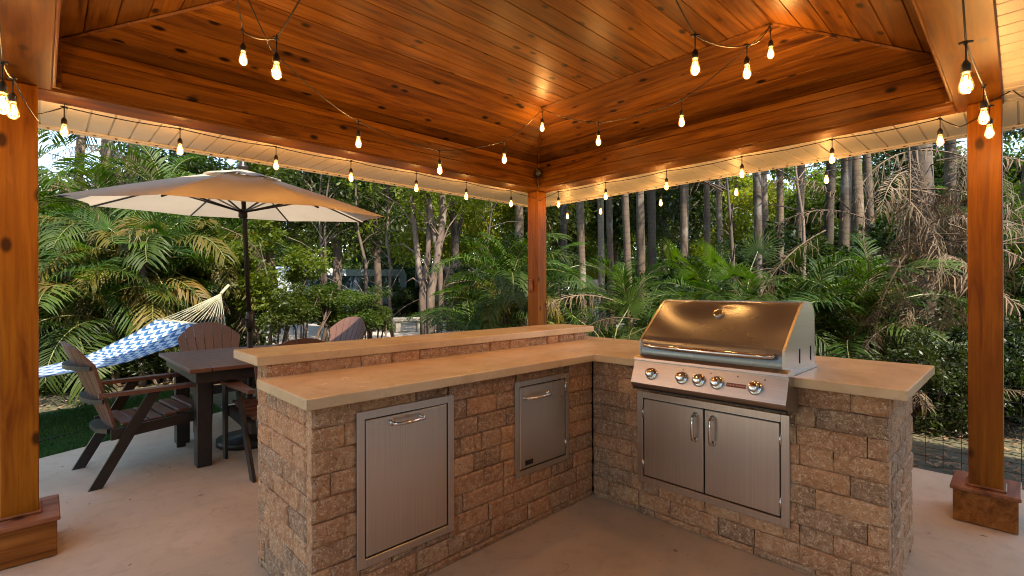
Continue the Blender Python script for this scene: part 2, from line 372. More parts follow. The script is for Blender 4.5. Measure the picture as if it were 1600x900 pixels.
# driveway and far lawn
def paverdrive():
    m, t, P, O = nodes('driveway_pavers'); v = coords(t); n = noise(t, v, .5, 5, .6); f = noise(t, v, 20, 4, .6)
    br = N(t, 'ShaderNodeTexBrick', Scale=3.0); br.inputs['Color1'].default_value = (.40,.34,.29,1); br.inputs['Color2'].default_value = (.48,.40,.34,1); br.inputs['Mortar'].default_value = (.15,.13,.12,1)
    br.inputs['Mortar Size'].default_value = .012; t.links.new(v, br.inputs['Vector'])
    c = mix(t, br.outputs[0], (.22,.19,.17), mth(t, 'MULTIPLY', n, .5)); t.links.new(c, P.inputs['Base Color']); P.inputs['Roughness'].default_value = .8
    t.links.new(bump(t, f, .3, .01), P.inputs['Normal']); return m
M['drive'] = paverdrive()
dp = [gp(430, 11.2), gp(760, 10.6), gp(1120, 13), gp(1800, 16), gp(1900, 21), gp(1000, 18.5), gp(640, 19.5), gp(300, 19), gp(-100, 17), gp(-60, 12)]
slab('driveway', [(p.x, p.y) for p in dp], -.10, -.03, M['drive'], kind='structure')
lp = [gp(-200, 19.3), gp(300, 19.3), gp(640, 19.8), gp(1000, 18.8), gp(1900, 21.3), gp(1900, 40), gp(-300, 40)]
slab('lawn', [(p.x, p.y) for p in lp], -.10, -.02, M['lawn'], kind='structure')

# unseen house added to shade the patio and be reflected: pale stucco, dark glazing
M['stucco'] = mat_plain('cream_stucco', (.36,.31,.25), .85, nscale=30, namt=.08, bumpv=.2); M['houseglass'] = mat_plain('window_glass', (.03,.035,.04), .06)
hs = empty('house', (1.5, -2.9, 0), RAD(0), label='unseen stucco house added near the pavilion for shade and reflections', cat='house')
b = MB(); b.box((-7, -7, -.06), (3.4, 0, 4.9)); b.build('wall', M['stucco'], hs)
for x, zz in ((-4.5, 0), (2.0, 0), (-4.5, 2.5), (2.0, 2.5)):
    b = MB(); b.box((x-.95, .001, .12+zz), (x+.95, .03, 2.2+zz), bev=.01); fr_ = b.build('window_frame', M['fascia'], hs)
    for q in (-.46, .46): b = MB(); b.box((x+q-.42, .031, .18+zz), (x+q+.42, .036, 2.13+zz)); b.build('pane', M['houseglass'], fr_)
b = MB(); b.prism([(-7.1, 4.9), (.12, 4.9), (.12, 5.02), (-7.1, 5.02)], -7.1, 3.5, lambda a, c, h: (h, a, c)); b.build('roof', M['roof'], hs)

# turf blades (countless)
b = MB()
for i in range(34000):
    a = rnd.random(); u = -.6 + 2.1*a; v0 = 5.36 + .47*max(u, -.6) ; v = v0 + rnd.random()**1.2*1.9
    if u > 1.42: continue
    h = rnd.uniform(.015, .034); an = rnd.uniform(0, 6.28); w = .0035; lx, ly = rnd.gauss(0, .01), rnd.gauss(0, .01)
    b.add([(u-w*cos(an), v-w*sin(an), -.014), (u+w*cos(an), v+w*sin(an), -.014), (u+lx, v+ly, -.012+h)], [(0, 1, 2)])
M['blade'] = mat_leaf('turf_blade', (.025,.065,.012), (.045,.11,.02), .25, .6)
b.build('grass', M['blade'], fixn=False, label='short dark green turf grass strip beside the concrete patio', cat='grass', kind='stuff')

# ------------------------------------------------------------------ pavilion
HB = 2.3524; UI0, UI1, VI0, VI1 = .034, 3.714, .2588, 3.4705; UO0, UO1, VO0, VO1 = -.17, 3.92, .062, 3.69
H0, HT, TT = 2.6151, 2.8295, .7133
pav = empty('pavilion', (1.87, 1.87, 0), label='open timber pavilion with orange stained board ceiling and cream soffit over the kitchen', cat='pavilion')
PI = pav.location.copy()
def P_(b, name, mat, parent=pav, **k):
    """build in world coordinates but store relative to the pavilion's base"""
    c = Vector((0, 0, 0)); o = b.build(name, mat, parent, **k)
    o.matrix_parent_inverse = Matrix.Translation(-Vector(parent.location)) if parent is pav else Matrix.Identity(4)
    return o
def board(name, p0, p1, w0, w1, dn, wd, th, mat, parent, ext0=0., ext1=0.):
    """board whose visible face lies on the line p0->p1 (one edge) and p0+w0, p1+w1 (other edge); local x runs along it"""
    p0, p1 = Vector(p0), Vector(p1); ax = (p1-p0).normalized(); up = Vector(dn)  # dn points away from the viewer (thickness)
    sd = ax.cross(up).normalized()
    if sd.dot(Vector(w0)) < 0: sd = -sd
    q0, q1 = p0+Vector(w0), p1+Vector(w1)
    c = (p0+p1)/2
    Mx = Matrix((ax, sd, ax.cross(sd))).transposed()
    if Mx.determinant() < 0: Mx = Matrix((ax, sd, -ax.cross(sd))).transposed()
    inv = Mx.inverted(); g = .0035
    def L(p): return inv @ (p-c)
    A, B, Cc, D = L(p0), L(p1), L(q1), L(q0); n = inv @ up
    y0, y1 = A.y, D.y
    def xat(P, Q, y):
        f = (y-P.y)/(Q.y-P.y) if abs(Q.y-P.y) > 1e-9 else 0; return P.x+(Q.x-P.x)*f
    vs = []
    for (yy, dd) in ((y0+.0008, g*1.6), (y0+g, 0), (y1-g, 0), (y1-.0008, g*1.6), (y1-.0008, th), (y0+.0008, th)):
        for (P, Q) in ((A, D), (B, Cc)):
            vs.append(Vector((xat(P, Q, yy), yy, 0)) + n*dd)
    k = 6; fs = [tuple(range(0, 12, 2)), tuple(range(1, 12, 2))[::-1]] + [(2*i, 2*((i+1) % k), 2*((i+1) % k)+1, 2*i+1) for i in range(k)]
    b = MB(); b.add(vs, fs); me = b.mesh(name, mat); fixnormals(me)
    o = bpy.data.objects.new(name, me); COL.objects.link(o); o.parent = parent
    mw = Mx.to_4x4(); mw.translation = c
    o.matrix_world = mw; o.matrix_parent_inverse = Matrix.Translation(-Vector(parent.location)); o.matrix_basis = mw
    return o
F0u, F1u, F0v, F1v = UI0+TT, UI1-TT, VI0+TT, VI1-TT
BW = .1277
def split(a, b_):
    """cut a long run into two boards with a butt joint, sometimes"""
    if abs(b_-a) > 2.3 and rnd.random() < .55:
        f = rnd.uniform(.3, .7); mcut = a+(b_-a)*f; return [(a, mcut-.0006), (mcut+.0006, b_)]
    return [(a, b_)]
n = 14
for i in range(n):
    va, vb = F0v+(F1v-F0v)*i/n, F0v+(F1v-F0v)*(i+1)/n
    for (ua, ub) in split(F0u, F1u):
        board('ceiling_board', (ua, va, HT), (ub, va, HT), (0, vb-va, 0), (0, vb-va, 0), (0, 0, 1), 0, .016, M['ceil'], pav)
n = 6; sl = (HT-H0)/TT
for i in range(n):
    a, c_ = TT*i/n, TT*(i+1)/n; za, zb = H0+sl*a, H0+sl*c_; w = c_-a
    nf = Vector((0, sl, 1)).normalized()
    # far (left-hand) slope, rises towards -v; boards along u
    j = rnd.uniform(.3, .7)
    board('ceiling_board', (UI0+a, VI1-a, za), (UI1-a, VI1-a, za), (w, -w, zb-za), (-w, -w, zb-za), Vector((0, sl, 1)).normalized(), 0, .016, M['ceil'], pav)
    board('ceiling_board', (UI0+a, VI0+a, za), (UI1-a, VI0+a, za), (w, w, zb-za), (-w, w, zb-za), Vector((0, -sl, 1)).normalized(), 0, .016, M['ceil'], pav)
    board('ceiling_board', (UI1-a, VI0+a, za), (UI1-a, VI1-a, za), (-w, w, zb-za), (-w, -w, zb-za), Vector((sl, 0, 1)).normalized(), 0, .016, M['ceil'], pav)
    board('ceiling_board', (UI0+a, VI0+a, za), (UI0+a, VI1-a, za), (w, w, zb-za), (w, -w, zb-za), Vector((-sl, 0, 1)).normalized(), 0, .016, M['ceil'], pav)
# backing above the boards (keeps light out), then cladding of the beams' inner faces
b = MB(); e_ = .03
b.add([(UI0,VI0,H0+e_),(UI1,VI0,H0+e_),(UI1,VI1,H0+e_),(UI0,VI1,H0+e_),(F0u,F0v,HT+e_),(F1u,F0v,HT+e_),(F1u,F1v,HT+e_),(F0u,F1v,HT+e_)],
      [(4,5,6,7),(0,1,5,4),(1,2,6,5),(2,3,7,6),(3,0,4,7)]); P_(b, 'underlayment', M['mortar'], fixn=False)
for z0, z1 in ((HB+.012, 2.458), (2.458, 2.561), (2.561, H0-.002)):
    t_ = .014
    board('beam_cladding_board', (UI0+t_, VI1-t_, z0), (UI1-t_, VI1-t_, z0), (0,0,z1-z0), (0,0,z1-z0), (0,1,0), 0, .013, M['ceil'], pav)
    board('beam_cladding_board', (UI0+t_, VI0+t_, z0), (UI1-t_, VI0+t_, z0), (0,0,z1-z0), (0,0,z1-z0), (0,-1,0), 0, .013, M['ceil'], pav)
    board('beam_cladding_board', (UI1-t_, VI0+t_, z0), (UI1-t_, VI1-t_, z0), (0,0,z1-z0), (0,0,z1-z0), (1,0,0), 0, .013, M['ceil'], pav)
    board('beam_cladding_board', (UI0+t_, VI0+t_, z0), (UI0+t_, VI1-t_, z0), (0,0,z1-z0), (0,0,z1-z0), (-1,0,0), 0, .013, M['ceil'], pav)
# beams: solid timbers; the u-direction ones run through, the v-direction ones butt between them
def beam(a, c_, axis):
    a, c_ = Vector(a), Vector(c_); mid = (a+c_)/2; b = MB(); h = (c_-a)/2
    if axis == 0: b.box((-h.x,-h.y,-h.z), (h.x,h.y,h.z), bev=.005); rz = 0
    else: b.box((-h.y,-h.x,-h.z), (h.y,h.x,h.z), bev=.005); rz = pi/2
    o = b.build('beam', M['beam'], pav, loc=mid, rot=(0, 0, rz)); o.matrix_parent_inverse = Matrix.Translation(-PI); return o
beam((UO0, VI1, HB), (UO1, VO1, H0+.05), 0); beam((UO0, VO0, HB), (UO1, VI0, H0+.05), 0)
beam((UI1, VI0+.001, HB+.001), (UO1, VI1-.001, H0+.05), 1); beam((UO0, VI0+.001, HB+.001), (UI0, VI1-.001, H0+.05), 1)
# corner and hip trim
b = MB()
for (x, y, sx, sy) in ((UI0,VI0,1,1),(UI1,VI0,-1,1),(UI1,VI1,-1,-1),(UI0,VI1,1,-1)):
    p0 = Vector((x+sx*.016, y+sy*.016, H0-.004)); p1 = Vector((x+sx*TT, y+sy*TT, HT-.004))
    bb = MB(); bb.tube([p0, p1], .009, 4); P_(bb, 'hip_trim', M['ceil'])
    bb = MB(); bb.box((x+sx*.014, y+sy*.014, HB+.013), (x+sx*.036, y+sy*.036, H0-.01), bev=.003); P_(bb, 'corner_trim', M['ceil'])
for (a, c_) in (((F1u,F0v),(F1u,F1v)), ((F0u,F0v),(F1u,F0v))):
    bb = MB(); bb.tube([(a[0], a[1], HT-.003), (c_[0], c_[1], HT-.003)], .007, 4); P_(bb, 'edge_trim', M['ceil'])
# posts with boxed bases
def post(u0, u1, v0, v1, bu0, bu1, bv0, bv1):
    c = Vector(((u0+u1)/2, (v0+v1)/2, 0)); b = MB(); b.box((u0-c.x, v0-c.y, 0), (u1-c.x, v1-c.y, HB-.001), bev=.004)
    o = b.build('post', M['post'], pav, loc=c); o.matrix_parent_inverse = Matrix.Translation(-PI)
    b = MB(); b.box((bu0-c.x, bv0-c.y, .004), (bu1-c.x, bv1-c.y, .178), bev=.003); b.build('post_base', M['base'], o)
    b = MB(); g = .012; b.box((bu0-c.x-g, bv0-c.y-g, .178), (bu1-c.x+g, bv1-c.y+g, .20), bev=.004); b.box((u0-c.x-.012, v0-c.y-.012, .2), (u1-c.x+.012, v1-c.y+.012, .213), bev=.004)
    b.build('base_cap', M['cap'], o)
    return o
post(3.775, 3.915, .068, .209, 3.73, 4.04, .012, .272)
fp = post(3.775, 3.915, 3.54, 3.688, 3.73, 3.985, 3.48, 3.74)
post(-.155, -.018, 3.432, 3.575, -.20, .048, 3.325, 3.66)
# wooden cleat with a hook on the far post
b = MB(); c = fp.location; b.box((3.775-c.x-.022, 3.60-c.y, 1.29), (3.775-c.x, 3.655-c.y, 1.42), bev=.006); b.build('cleat', M['cap'], fp)
b = MB(); b.tube([(3.755-c.x, 3.64-c.y, 1.405), (3.70-c.x, 3.66-c.y, 1.405), (3.69-c.x, 3.69-c.y, 1.42)], .004, 5); b.build('hook', M['darksteel'], fp)
# soffit, fascia, roof
EU0, EU1, EV0, EV1, ZS = -.80, 4.58, -.56, 4.315, 2.372
def soffit_strip(a, w, side):
    g = .006
    if side in 'FN':   # panels run along v
        o0, o1 = (VO1, EV1) if side == 'F' else (EV0, VO0)
        def lim(u):
            if side == 'F':
                if u < UO0: return EV1-(EV1-VO1)*(u-EU0)/(UO0-EU0), EV1
                if u > UO1: return EV1-(EV1-VO1)*(EU1-u)/(EU1-UO1), EV1
                return VO1, EV1
            if u < UO0: return EV0, EV0+(VO0-EV0)*(u-EU0)/(UO0-EU0)
            if u > UO1: return EV0, EV0+(VO0-EV0)*(EU1-u)/(EU1-UO1)
            return EV0, VO0
        l0, l1 = lim(a+g), lim(a+w-g); c = Vector((a+w/2, (o0+o1)/2, ZS))
        poly = [(a+g, l0[0]), (a+w-g, l1[0]), (a+w-g, l1[1]), (a+g, l0[1])]
    else:
        o0, o1 = (UO1, EU1) if side == 'R' else (EU0, UO0)
        def lim(v):
            if side == 'R':
                if v < VO0: return EU1-(EU1-UO1)*(v-EV0)/(VO0-EV0), EU1
                if v > VO1: return EU1-(EU1-UO1)*(EV1-v)/(EV1-VO1), EU1
                return UO1, EU1
            if v < VO0: return EU0, EU0+(UO0-EU0)*(v-EV0)/(VO0-EV0)
            if v > VO1: return EU0, EU0+(UO0-EU0)*(EV1-v)/(EV1-VO1)
            return EU0, UO0
        l0, l1 = lim(a+g), lim(a+w-g); c = Vector(((o0+o1)/2, a+w/2, ZS))
        poly = [(l0[0], a+g), (l0[1], a+g), (l1[1], a+w-g), (l1[0], a+w-g)]
    if abs(l0[1]-l0[0])+abs(l1[1]-l1[0]) < .02: return
    b = MB(); vs = [(x-c.x, y-c.y, 0) for x, y in poly]; cx = sum(v[0] for v in vs)/4; cy = sum(v[1] for v in vs)/4
    # pan with raised edges: outer rim slightly higher gives the seam its shade
    if side in 'FN': rim = [(x+(.0035 if x < cx else -.0035)*-1, y, .009) for x, y, z in vs]
    else: rim = [(x, y+(.0035 if y < cy else -.0035)*-1, .009) for x, y, z in vs]
    top = [(x, y, .010) for x, y, z in rim]
    b.add(vs+rim+top, [(0,1,2,3), (0,4,5,1), (1,5,6,2), (2,6,7,3), (3,7,4,0), (8,9,10,11), (4,8,9,5), (5,9,10,6), (6,10,11,7), (7,11,8,4)])
    o = b.build('soffit_panel', M['soffit'], pav, loc=c); o.matrix_parent_inverse = Matrix.Translation(-PI)
w = .112
for side, a0, a1 in (('F', EU0, EU1), ('N', EU0, EU1), ('R', EV0, EV1), ('L', EV0, EV1)):
    a = a0; k = int((a1-a0)/w); w_ = (a1-a0)/k
    for i in range(k): soffit_strip(a0+i*w_, w_, side)
b = MB(); b.box((EU0, VO1, ZS+.011), (EU1, EV1, ZS+.02)); b.box((EU0, EV0, ZS+.011), (EU1, VO0, ZS+.02)); b.box((UO1, VO0, ZS+.011), (EU1, VO1, ZS+.02)); b.box((EU0, VO0, ZS+.011), (UO0, VO1, ZS+.02))
P_(b, 'soffit_backing', M['fascia'])
for (x0, y0, x1, y1) in ((EU0-.025, EV1, EU1+.025, EV1+.025), (EU0-.025, EV0-.025, EU1+.025, EV0), (EU1, EV0, EU1+.025, EV1), (EU0-.025, EV0, EU0, EV1)):
    b = MB(); b.box((x0, y0, 2.352), (x1, y1, 2.50), bev=.003)
    if y1-y0 < .1: yi = EV1-.022 if y0 > 0 else EV0; b.box((EU0+.02, yi, 2.360), (EU1-.02, yi+.022, 2.3715))
    else: xi = EU1-.022 if x0 > 0 else EU0; b.box((xi, EV0+.022, 2.360), (xi+.022, EV1-.022, 2.3715))
    P_(b, 'fascia', M['fascia'])
b = MB()
i = 0
while EU0+.056+i*w_ < EU1-.05:
    x = EU0+w_*i+.03; b.box((x-.006, EV1-.017, 2.354), (x+.006, EV1-.006, 2.360)); i += 1
i = 0
while EV0+.056+i*.112 < EV1-.05:
    y = EV0+.112*i+.03; b.box((EU1-.017, y-.006, 2.354), (EU1-.006, y+.006, 2.360)); i += 1
P_(b, 'trim_clip', M['screw'])
b = MB(); zr, zt = 2.50, 3.22; x0, x1, y0, y1 = EU0-.04, EU1+.04, EV0-.04, EV1+.04; hh = (y1-y0)/2
b.add([(x0,y0,zr),(x1,y0,zr),(x1,y1,zr),(x0,y1,zr),(x0+hh,y0+hh,zt),(x1-hh,y0+hh,zt)], [(0,1,5,4),(1,2,5),(2,3,4,5),(3,0,4)]); P_(b, 'roof', M['roof'])

# ------------------------------------------------------------------ masonry kitchen
kit = empty('outdoor_kitchen', (1.9, 2.2, 0), label='L-shaped outdoor kitchen of tumbled brown block with tan limestone counters and raised bar', cat='kitchen counter')
KO = Matrix.Translation(-Vector(kit.location))
def K_(b, name, mat, **k):
    o = b.build(name, mat, kit, **k); o.matrix_parent_inverse = KO; return o
KU, KV, ZC, SL = 2.526, 1.894, .914, .045
WT = ZC-SL
b = MB(); g = .055
b.box((.745+g, KV+g, .0), (3.15-g, 2.557-g, WT-.002)); b.box((KU+g, .38+g, 0), (3.15-g, KV+g-.002, WT-.002)); b.box((.745+g, 2.416+g, WT), (3.15-g, 2.557-g, 1.015-SL-.002))
K_(b, 'masonry_core', M['mortar'])
bcache = {}
def block_mesh(L, H, var):
    key = (round(L, 3), round(H, 3), var)
    if key in bcache: return bcache[key]
    r = random.Random(hash(key) & 0xffff); D = .055; nx = max(3, min(6, int(L/.045))); ny = 3 if H > .05 else 2
    j = .0015; vs = []; fs = []
    for iy in range(ny+1):
        for ix in range(nx+1):
            x = -L/2+.0012+(L-.0024)*ix/nx; y = -H/2+.0010+(H-.0020)*iy/ny
            edge = ix in (0, nx) or iy in (0, ny); cor = ix in (0, nx) and iy in (0, ny)
            d = (-.0030-r.random()*.003 if edge else r.uniform(-.002, .0055)) - (.003 if cor else 0)
            if edge: x += r.uniform(-1, 1)*j*(1 if ix in (0, nx) else 3); y += r.uniform(-1, 1)*j*.8
            if not edge:
                if ix == 1: x = -L/2+.011+r.uniform(0,.004)
                if ix == nx-1: x = L/2-.011-r.uniform(0,.004)
                if iy == 1: y = -H/2+.011+r.uniform(0,.003)
                if iy == ny-1: y = H/2-.011-r.uniform(0,.003)
            vs.append((x, -d, y))
    W_ = nx+1
    for iy in range(ny):
        for ix in range(nx): fs.append((iy*W_+ix, iy*W_+ix+1, (iy+1)*W_+ix+1, (iy+1)*W_+ix))
    ring = [ix for ix in range(nx+1)] + [iy*W_+nx for iy in range(1, ny+1)] + [ny*W_+ix for ix in range(nx-1, -1, -1)] + [iy*W_ for iy in range(ny-1, 0, -1)]
    base = len(vs)
    for k in ring: vs.append((vs[k][0], D, vs[k][2]))
    n_ = len(ring)
    for k in range(n_): fs.append((ring[k], base+k, base+(k+1) % n_, ring[(k+1) % n_]))
    mb = MB(); mb.add(vs, fs); me = mb.mesh('block', M['block']); fixnormals(me); bcache[key] = me; return me
nblk = [0]
def put_block(O, ax, nrm, s0, s1, z0, z1):
    L, H = s1-s0, z1-z0
    if L < .012 or H < .012: return
    L = round(L, 3); me = block_mesh(L, H, rnd.randrange(4)); p = Vector(O)+Vector(ax)*((s0+s1)/2); p.z = (z0+z1)/2
    o = bpy.data.objects.new('brick', me); COL.objects.link(o); o.parent = kit
    Y = -Vector(nrm); X = Vector(ax); Z = Vector((0, 0, 1))
    if X.cross(Y).z < 0: X = -X
    mw = Matrix((X, Y, Z)).transposed().to_4x4(); off = rnd.uniform(-.002, .003)
    mw.translation = p+Vector(nrm)*off; o.matrix_parent_inverse = KO; o.matrix_basis = mw; nblk[0] += 1
def wall(O, ax, nrm, length, holes=(), seed=1, rows=None, z_top=WT, lens=(.135, .27)):
    r = random.Random(seed); zt = z_top; RH = .0925; i = 0
    while zt > .006:
        zb = max(zt-RH, .002); s = 0.0; k = (i+seed) % 2
        first = [.135, .27, .075, .2][(i+seed) % 4]; seq = True
        while s < length-1e-6:
            l = first if seq else r.choice((.135, .27, .27, .2, .18)); seq = False
            e1 = s+l
            if length-e1 < .07: e1 = length
            rects = [(s, min(e1, length), zb, zt)]
            for (h0, h1, hz0, hz1) in holes:
                out = []
                for (a, c, d, f) in rects:
                    if c <= h0 or a >= h1 or f <= hz0 or d >= hz1: out.append((a, c, d, f)); continue
                    if a < h0: out.append((a, h0, d, f))
                    if c > h1: out.append((h1, c, d, f))
                    aa, cc = max(a, h0), min(c, h1)
                    if f > hz1: out.append((aa, cc, hz1, f))
                    if d < hz0: out.append((aa, cc, d, hz0))
                rects = out
            for q in rects: put_block(O, ax, nrm, q[0], q[1], q[2], q[3])
            s = e1
        zt = zb; i += 1
        if rows and i >= rows: break
    return
D1 = (.925, 1.42, .165, .815); D2 = (1.832, 2.28, .298, .817); D3 = (.751, 1.563, .192, .722)
mg = .02
wall((.745, KV, 0), (1,0,0), (0,-1,0), KU-.745, [(D1[0]-.745+mg, D1[1]-.745-mg, D1[2]+mg, D1[3]-mg), (D2[0]-.745+mg, D2[1]-.745-mg, D2[2]+mg, D2[3]-mg)], 3)
wall((.745, KV+.056, 0), (0,1,0), (-1,0,0), 2.557-KV-.056, [], 2)
wall((KU, .38, 0), (0,1,0), (-1,0,0), KV-.38, [(D3[0]-.38+mg, D3[1]-.38-mg, D3[2]+mg, D3[3]-mg), (.735-.38, 1.475-.38, .74, 1.0)], 4)
wall((KU+.056, .38, 0), (1,0,0), (0,-1,0), 3.15-KU-.056, [], 5)
wall((.745, 2.416, 0), (1,0,0), (0,-1,0), 3.15-.745, [], 3, rows=1, z_top=1.015-SL)
for o in [o for o in COL.objects if o.name.startswith('brick') and abs(o.matrix_basis.translation.y-2.416) < .01 and o.matrix_basis.translation.z > WT-.01]: pass
# back and hidden sides: one joined mesh
hid = MB()
def wall_joined(O, ax, nrm, length, z0, z1):
    Y = -Vector(nrm); X = Vector(ax); Z = Vector((0,0,1)); zt = z1; i = 0
    while zt > z0+.01:
        zb = max(zt-.0925, z0); s = 0
        while s < length-1e-6:
            l = (.135, .27, .2)[(i*7+int(s*31)) % 3]; e1 = s+l
            if length-e1 < .07: e1 = length
            me = block_mesh(round(e1-s, 3), zt-zb, i % 4); p = Vector(O)+X*((s+e1)/2); p.z = (zt+zb)/2
            hid.add([p+X*v.co.x+Y*v.co.y+Z*v.co.z for v in me.vertices], [tuple(q.vertices) for q in me.polygons]); s = e1
        zt = zb; i += 1
wall_joined((3.15, 2.557, 0), (-1,0,0), (0,1,0), 3.15-.745, .002, 1.015-SL)
wall_joined((3.15, .38+.056, 0), (0,1,0), (1,0,0), 2.557-.38-.112, .002, WT)
wall_joined((.745, 2.416+.056, 0), (0,1,0), (-1,0,0), .085, WT+.001, 1.015-SL)
K_(hid, 'rear_block_facing', M['block'], kind='stuff')
# counter slabs (left run, corner, right run with the grill bay cut out), 45 mm thick
UL, VBK, CF_V, CF_U, UB, VR = .700, 2.414, 1.8286, 2.460, 3.341, .3103
GV0, GV1, GU1 = .728, 1.478, 2.86
b = MB()
def slabbox(a, c_): b.box(a, c_, bev=.004)
b.prism([(UL, CF_V), (CF_U, CF_V), (CF_U, GV1), (GU1, GV1), (GU1, GV0), (CF_U, GV0), (CF_U, VR), (UB, VR), (UB, VBK+.30), (3.16, VBK+.30), (3.16, VBK), (UL, VBK)], WT, ZC, lambda a, c, h: (a, c, h))
o = K_(b, 'countertop', M['stone'])
bv = o.modifiers.new('bevel', 'BEVEL'); bv.width = .005; bv.segments = 2; bv.limit_method = 'ANGLE'
b = MB(); b.prism([(UL, 2.406), (3.231, 2.406), (3.231, 2.74), (3.18, 2.789), (UL, 2.789)], 1.015-SL, 1.015, lambda a, c, h: (a, c, h)); o = K_(b, 'bar_top', M['stone'])
bv = o.modifiers.new('bevel', 'BEVEL'); bv.width = .005; bv.segments = 2; bv.limit_method = 'ANGLE'
# stainless access doors
def frame_mb(s0, s1, z0, z1, wd, y0, y1, f):
    b = MB()
    for (a, c, d, e) in ((s0, s0+wd, z0, z1), (s1-wd, s1, z0, z1), (s0+wd, s1-wd, z0, z0+wd), (s0+wd, s1-wd, z1-wd, z1)):
        p = [f(a, y0, d), f(c, y1, e)]; b.box(p[0], p[1], bev=.0015)
    return b
fV = lambda s, d, z: (s, KV-d, z)      # d = distance out from the wall face
fU = lambda s, d, z: (KU-d, s, z)
def pull(f, s0, s1, z0, z1, out=.038, r=.008):
    a, c = Vector(f(s0, .012, z0)), Vector(f(s1, .012, z1)); nrm = (Vector(f(0, 1, 0))-Vector(f(0, 0, 0))); ax = (c-a).normalized()
    pts = [a, a+nrm*out*.55, a+nrm*out*.88+ax*.006, a+nrm*out+ax*.016, (a+c)/2+nrm*(out+.003), c+nrm*out-ax*.016, c+nrm*out*.88-ax*.006, c+nrm*out*.55, c]
    b = MB(); b.tube(pts, r, 10)
    for p in (a, c): b.tube([p-nrm*.001, p+nrm*.006], r*1.7, 10)
    return b
def door_set(D, f, wd, leaves, hinge, mats):
    dr = empty_p('access_door')
    frame_mb(D[0], D[1], D[2], D[3], wd, -.004, .011, f).build('door_frame', mats, dr, )
    lvs = []
    for (a, c) in leaves:
        b = MB(); b.box(f(a+.002, -.004, D[2]+wd+.006), f(c-.002, .009, D[3]-wd-.006), bev=.0025); lvs.append(b.build('door_panel', mats, dr))
    b = MB(); b.box(f(D[0]+.012, -.05, D[2]+.012), f(D[1]-.012, -.03, D[3]-.012)); b.build('liner', M['darksteel'], dr)
    return dr, lvs
def empty_p(name):
    o = bpy.data.objects.new(name, None); COL.objects.link(o); o.parent = kit; o.matrix_parent_inverse = KO; o.empty_display_size = .1; return o
ds, lv = door_set(D1, fV, .035, [(D1[0]+.039, D1[1]-.039)], 'b', M['steelz']); pull(fV, 1.085, 1.235, .745, .745).build('handle', M['chrome'], ds, smooth=True)
ds['label'] = 'large stainless pull-out bin door with horizontal handle'
ds, lv = door_set(D2, fV, .03, [(D2[0]+.034, D2[1]-.034)], 'r', M['steelz']); pull(fV, 1.90, 2.083, .722, .722).build('handle', M['chrome'], ds, smooth=True)
ds['label'] = 'smaller stainless door with a small black badge'
for z in (.735, .40):
    b = MB(); b.tube([fV(D2[1]-.032, .011, z-.03), fV(D2[1]-.032, .011, z+.03)], .005, 8); b.build('hinge', M['chrome'], ds, smooth=True)
b = MB(); b.box(fV(1.906, .010, .350), fV(1.965, .0125, .376)); b.build('badge', M['black'], ds)
dd, lv = door_set(D3, fU, .038, [(D3[0]+.042, 1.1605), (1.1645, D3[1]-.042)], 'r', M['steelz'])
dd['label'] = 'stainless double doors below the grill'
pull(fU, 1.207, 1.207, .512, .645).build('handle', M['chrome'], dd, smooth=True); pull(fU, 1.112, 1.112, .512, .645).build('handle', M['chrome'], dd, smooth=True)
for s in (D3[0]+.040, D3[1]-.040):
    for z in (.60, .30):
        b = MB(); b.tube([fU(s, .012, z-.028), fU(s, .012, z+.028)], .006, 8); b.build('hinge', M['chrome'], dd, smooth=True)

# ------------------------------------------------------------------ built-in grill
gr = empty('gas_grill', (2.6, 1.1, .914), label='stainless built-in gas grill with closed curved lid and five knobs', cat='grill')
GO = Matrix.Translation(-Vector(gr.location))
def G_(b, name, mat, smooth=False, parent=gr, **k):
    o = b.build(name, mat, parent, smooth=smooth, **k)
    if parent is gr: o.matrix_parent_inverse = GO
    return o
V0, V1 = .733, 1.473
prof = [(2.400, .953), (2.400, 1.035)]
for i in range(1, 13):
    a = i/12; prof.append((2.400+.300*(a**1.0)*.93+.018*sin(pi*a), 1.035+.213*(1-(1-a)**1.35)))
prof += [(2.735, 1.2515), (2.76, 1.247)]
for i in range(1, 7): a = i/6*pi/2; prof.append((2.76+.09*sin(a), 1.165+.082*cos(a)))
prof += [(2.852, .953)]
b = MB(); n_ = len(prof)
vs = [(u, V0+.012, z) for u, z in prof]+[(u, V1-.012, z) for u, z in prof]
b.add(vs, [(i, i+1, n_+i+1, n_+i) for i in range(n_-1)])
lid = G_(b, 'lid', M['lidsteel'], smooth=True)
for (va, vb) in ((V0, V0+.012), (V1-.012, V1)):
    b = MB(); b.prism([(u+(0.000), z) for u, z in prof], va, vb, lambda a, c, h: (a+.0 if False else 2.62+(a-2.62)*1.008, h, .953+(c-.953)*1.008)); G_(b, 'lid_side', M['steelx'], parent=gr)
b = MB(); pts = []
for i in range(13):
    f = i/12; v = V1-.045-(V1-V0-.09)*f; pts.append((2.400-.030-.026*sin(pi*f)**.6, v, 1.008))
pts = [(2.402, V1-.04, 1.012)]+pts+[(2.402, V0+.04, 1.012)]
b.tube(pts, [.008]+[.0095+.004*sin(pi*i/12) for i in range(13)]+[.008], 10); G_(b, 'lid_handle', M['chrome'], smooth=True)
# thermometer
a_ = Vector((.165-.02, 0, .12)).normalized(); nv = Vector((-.58, 0, .81)).normalized(); cx = None
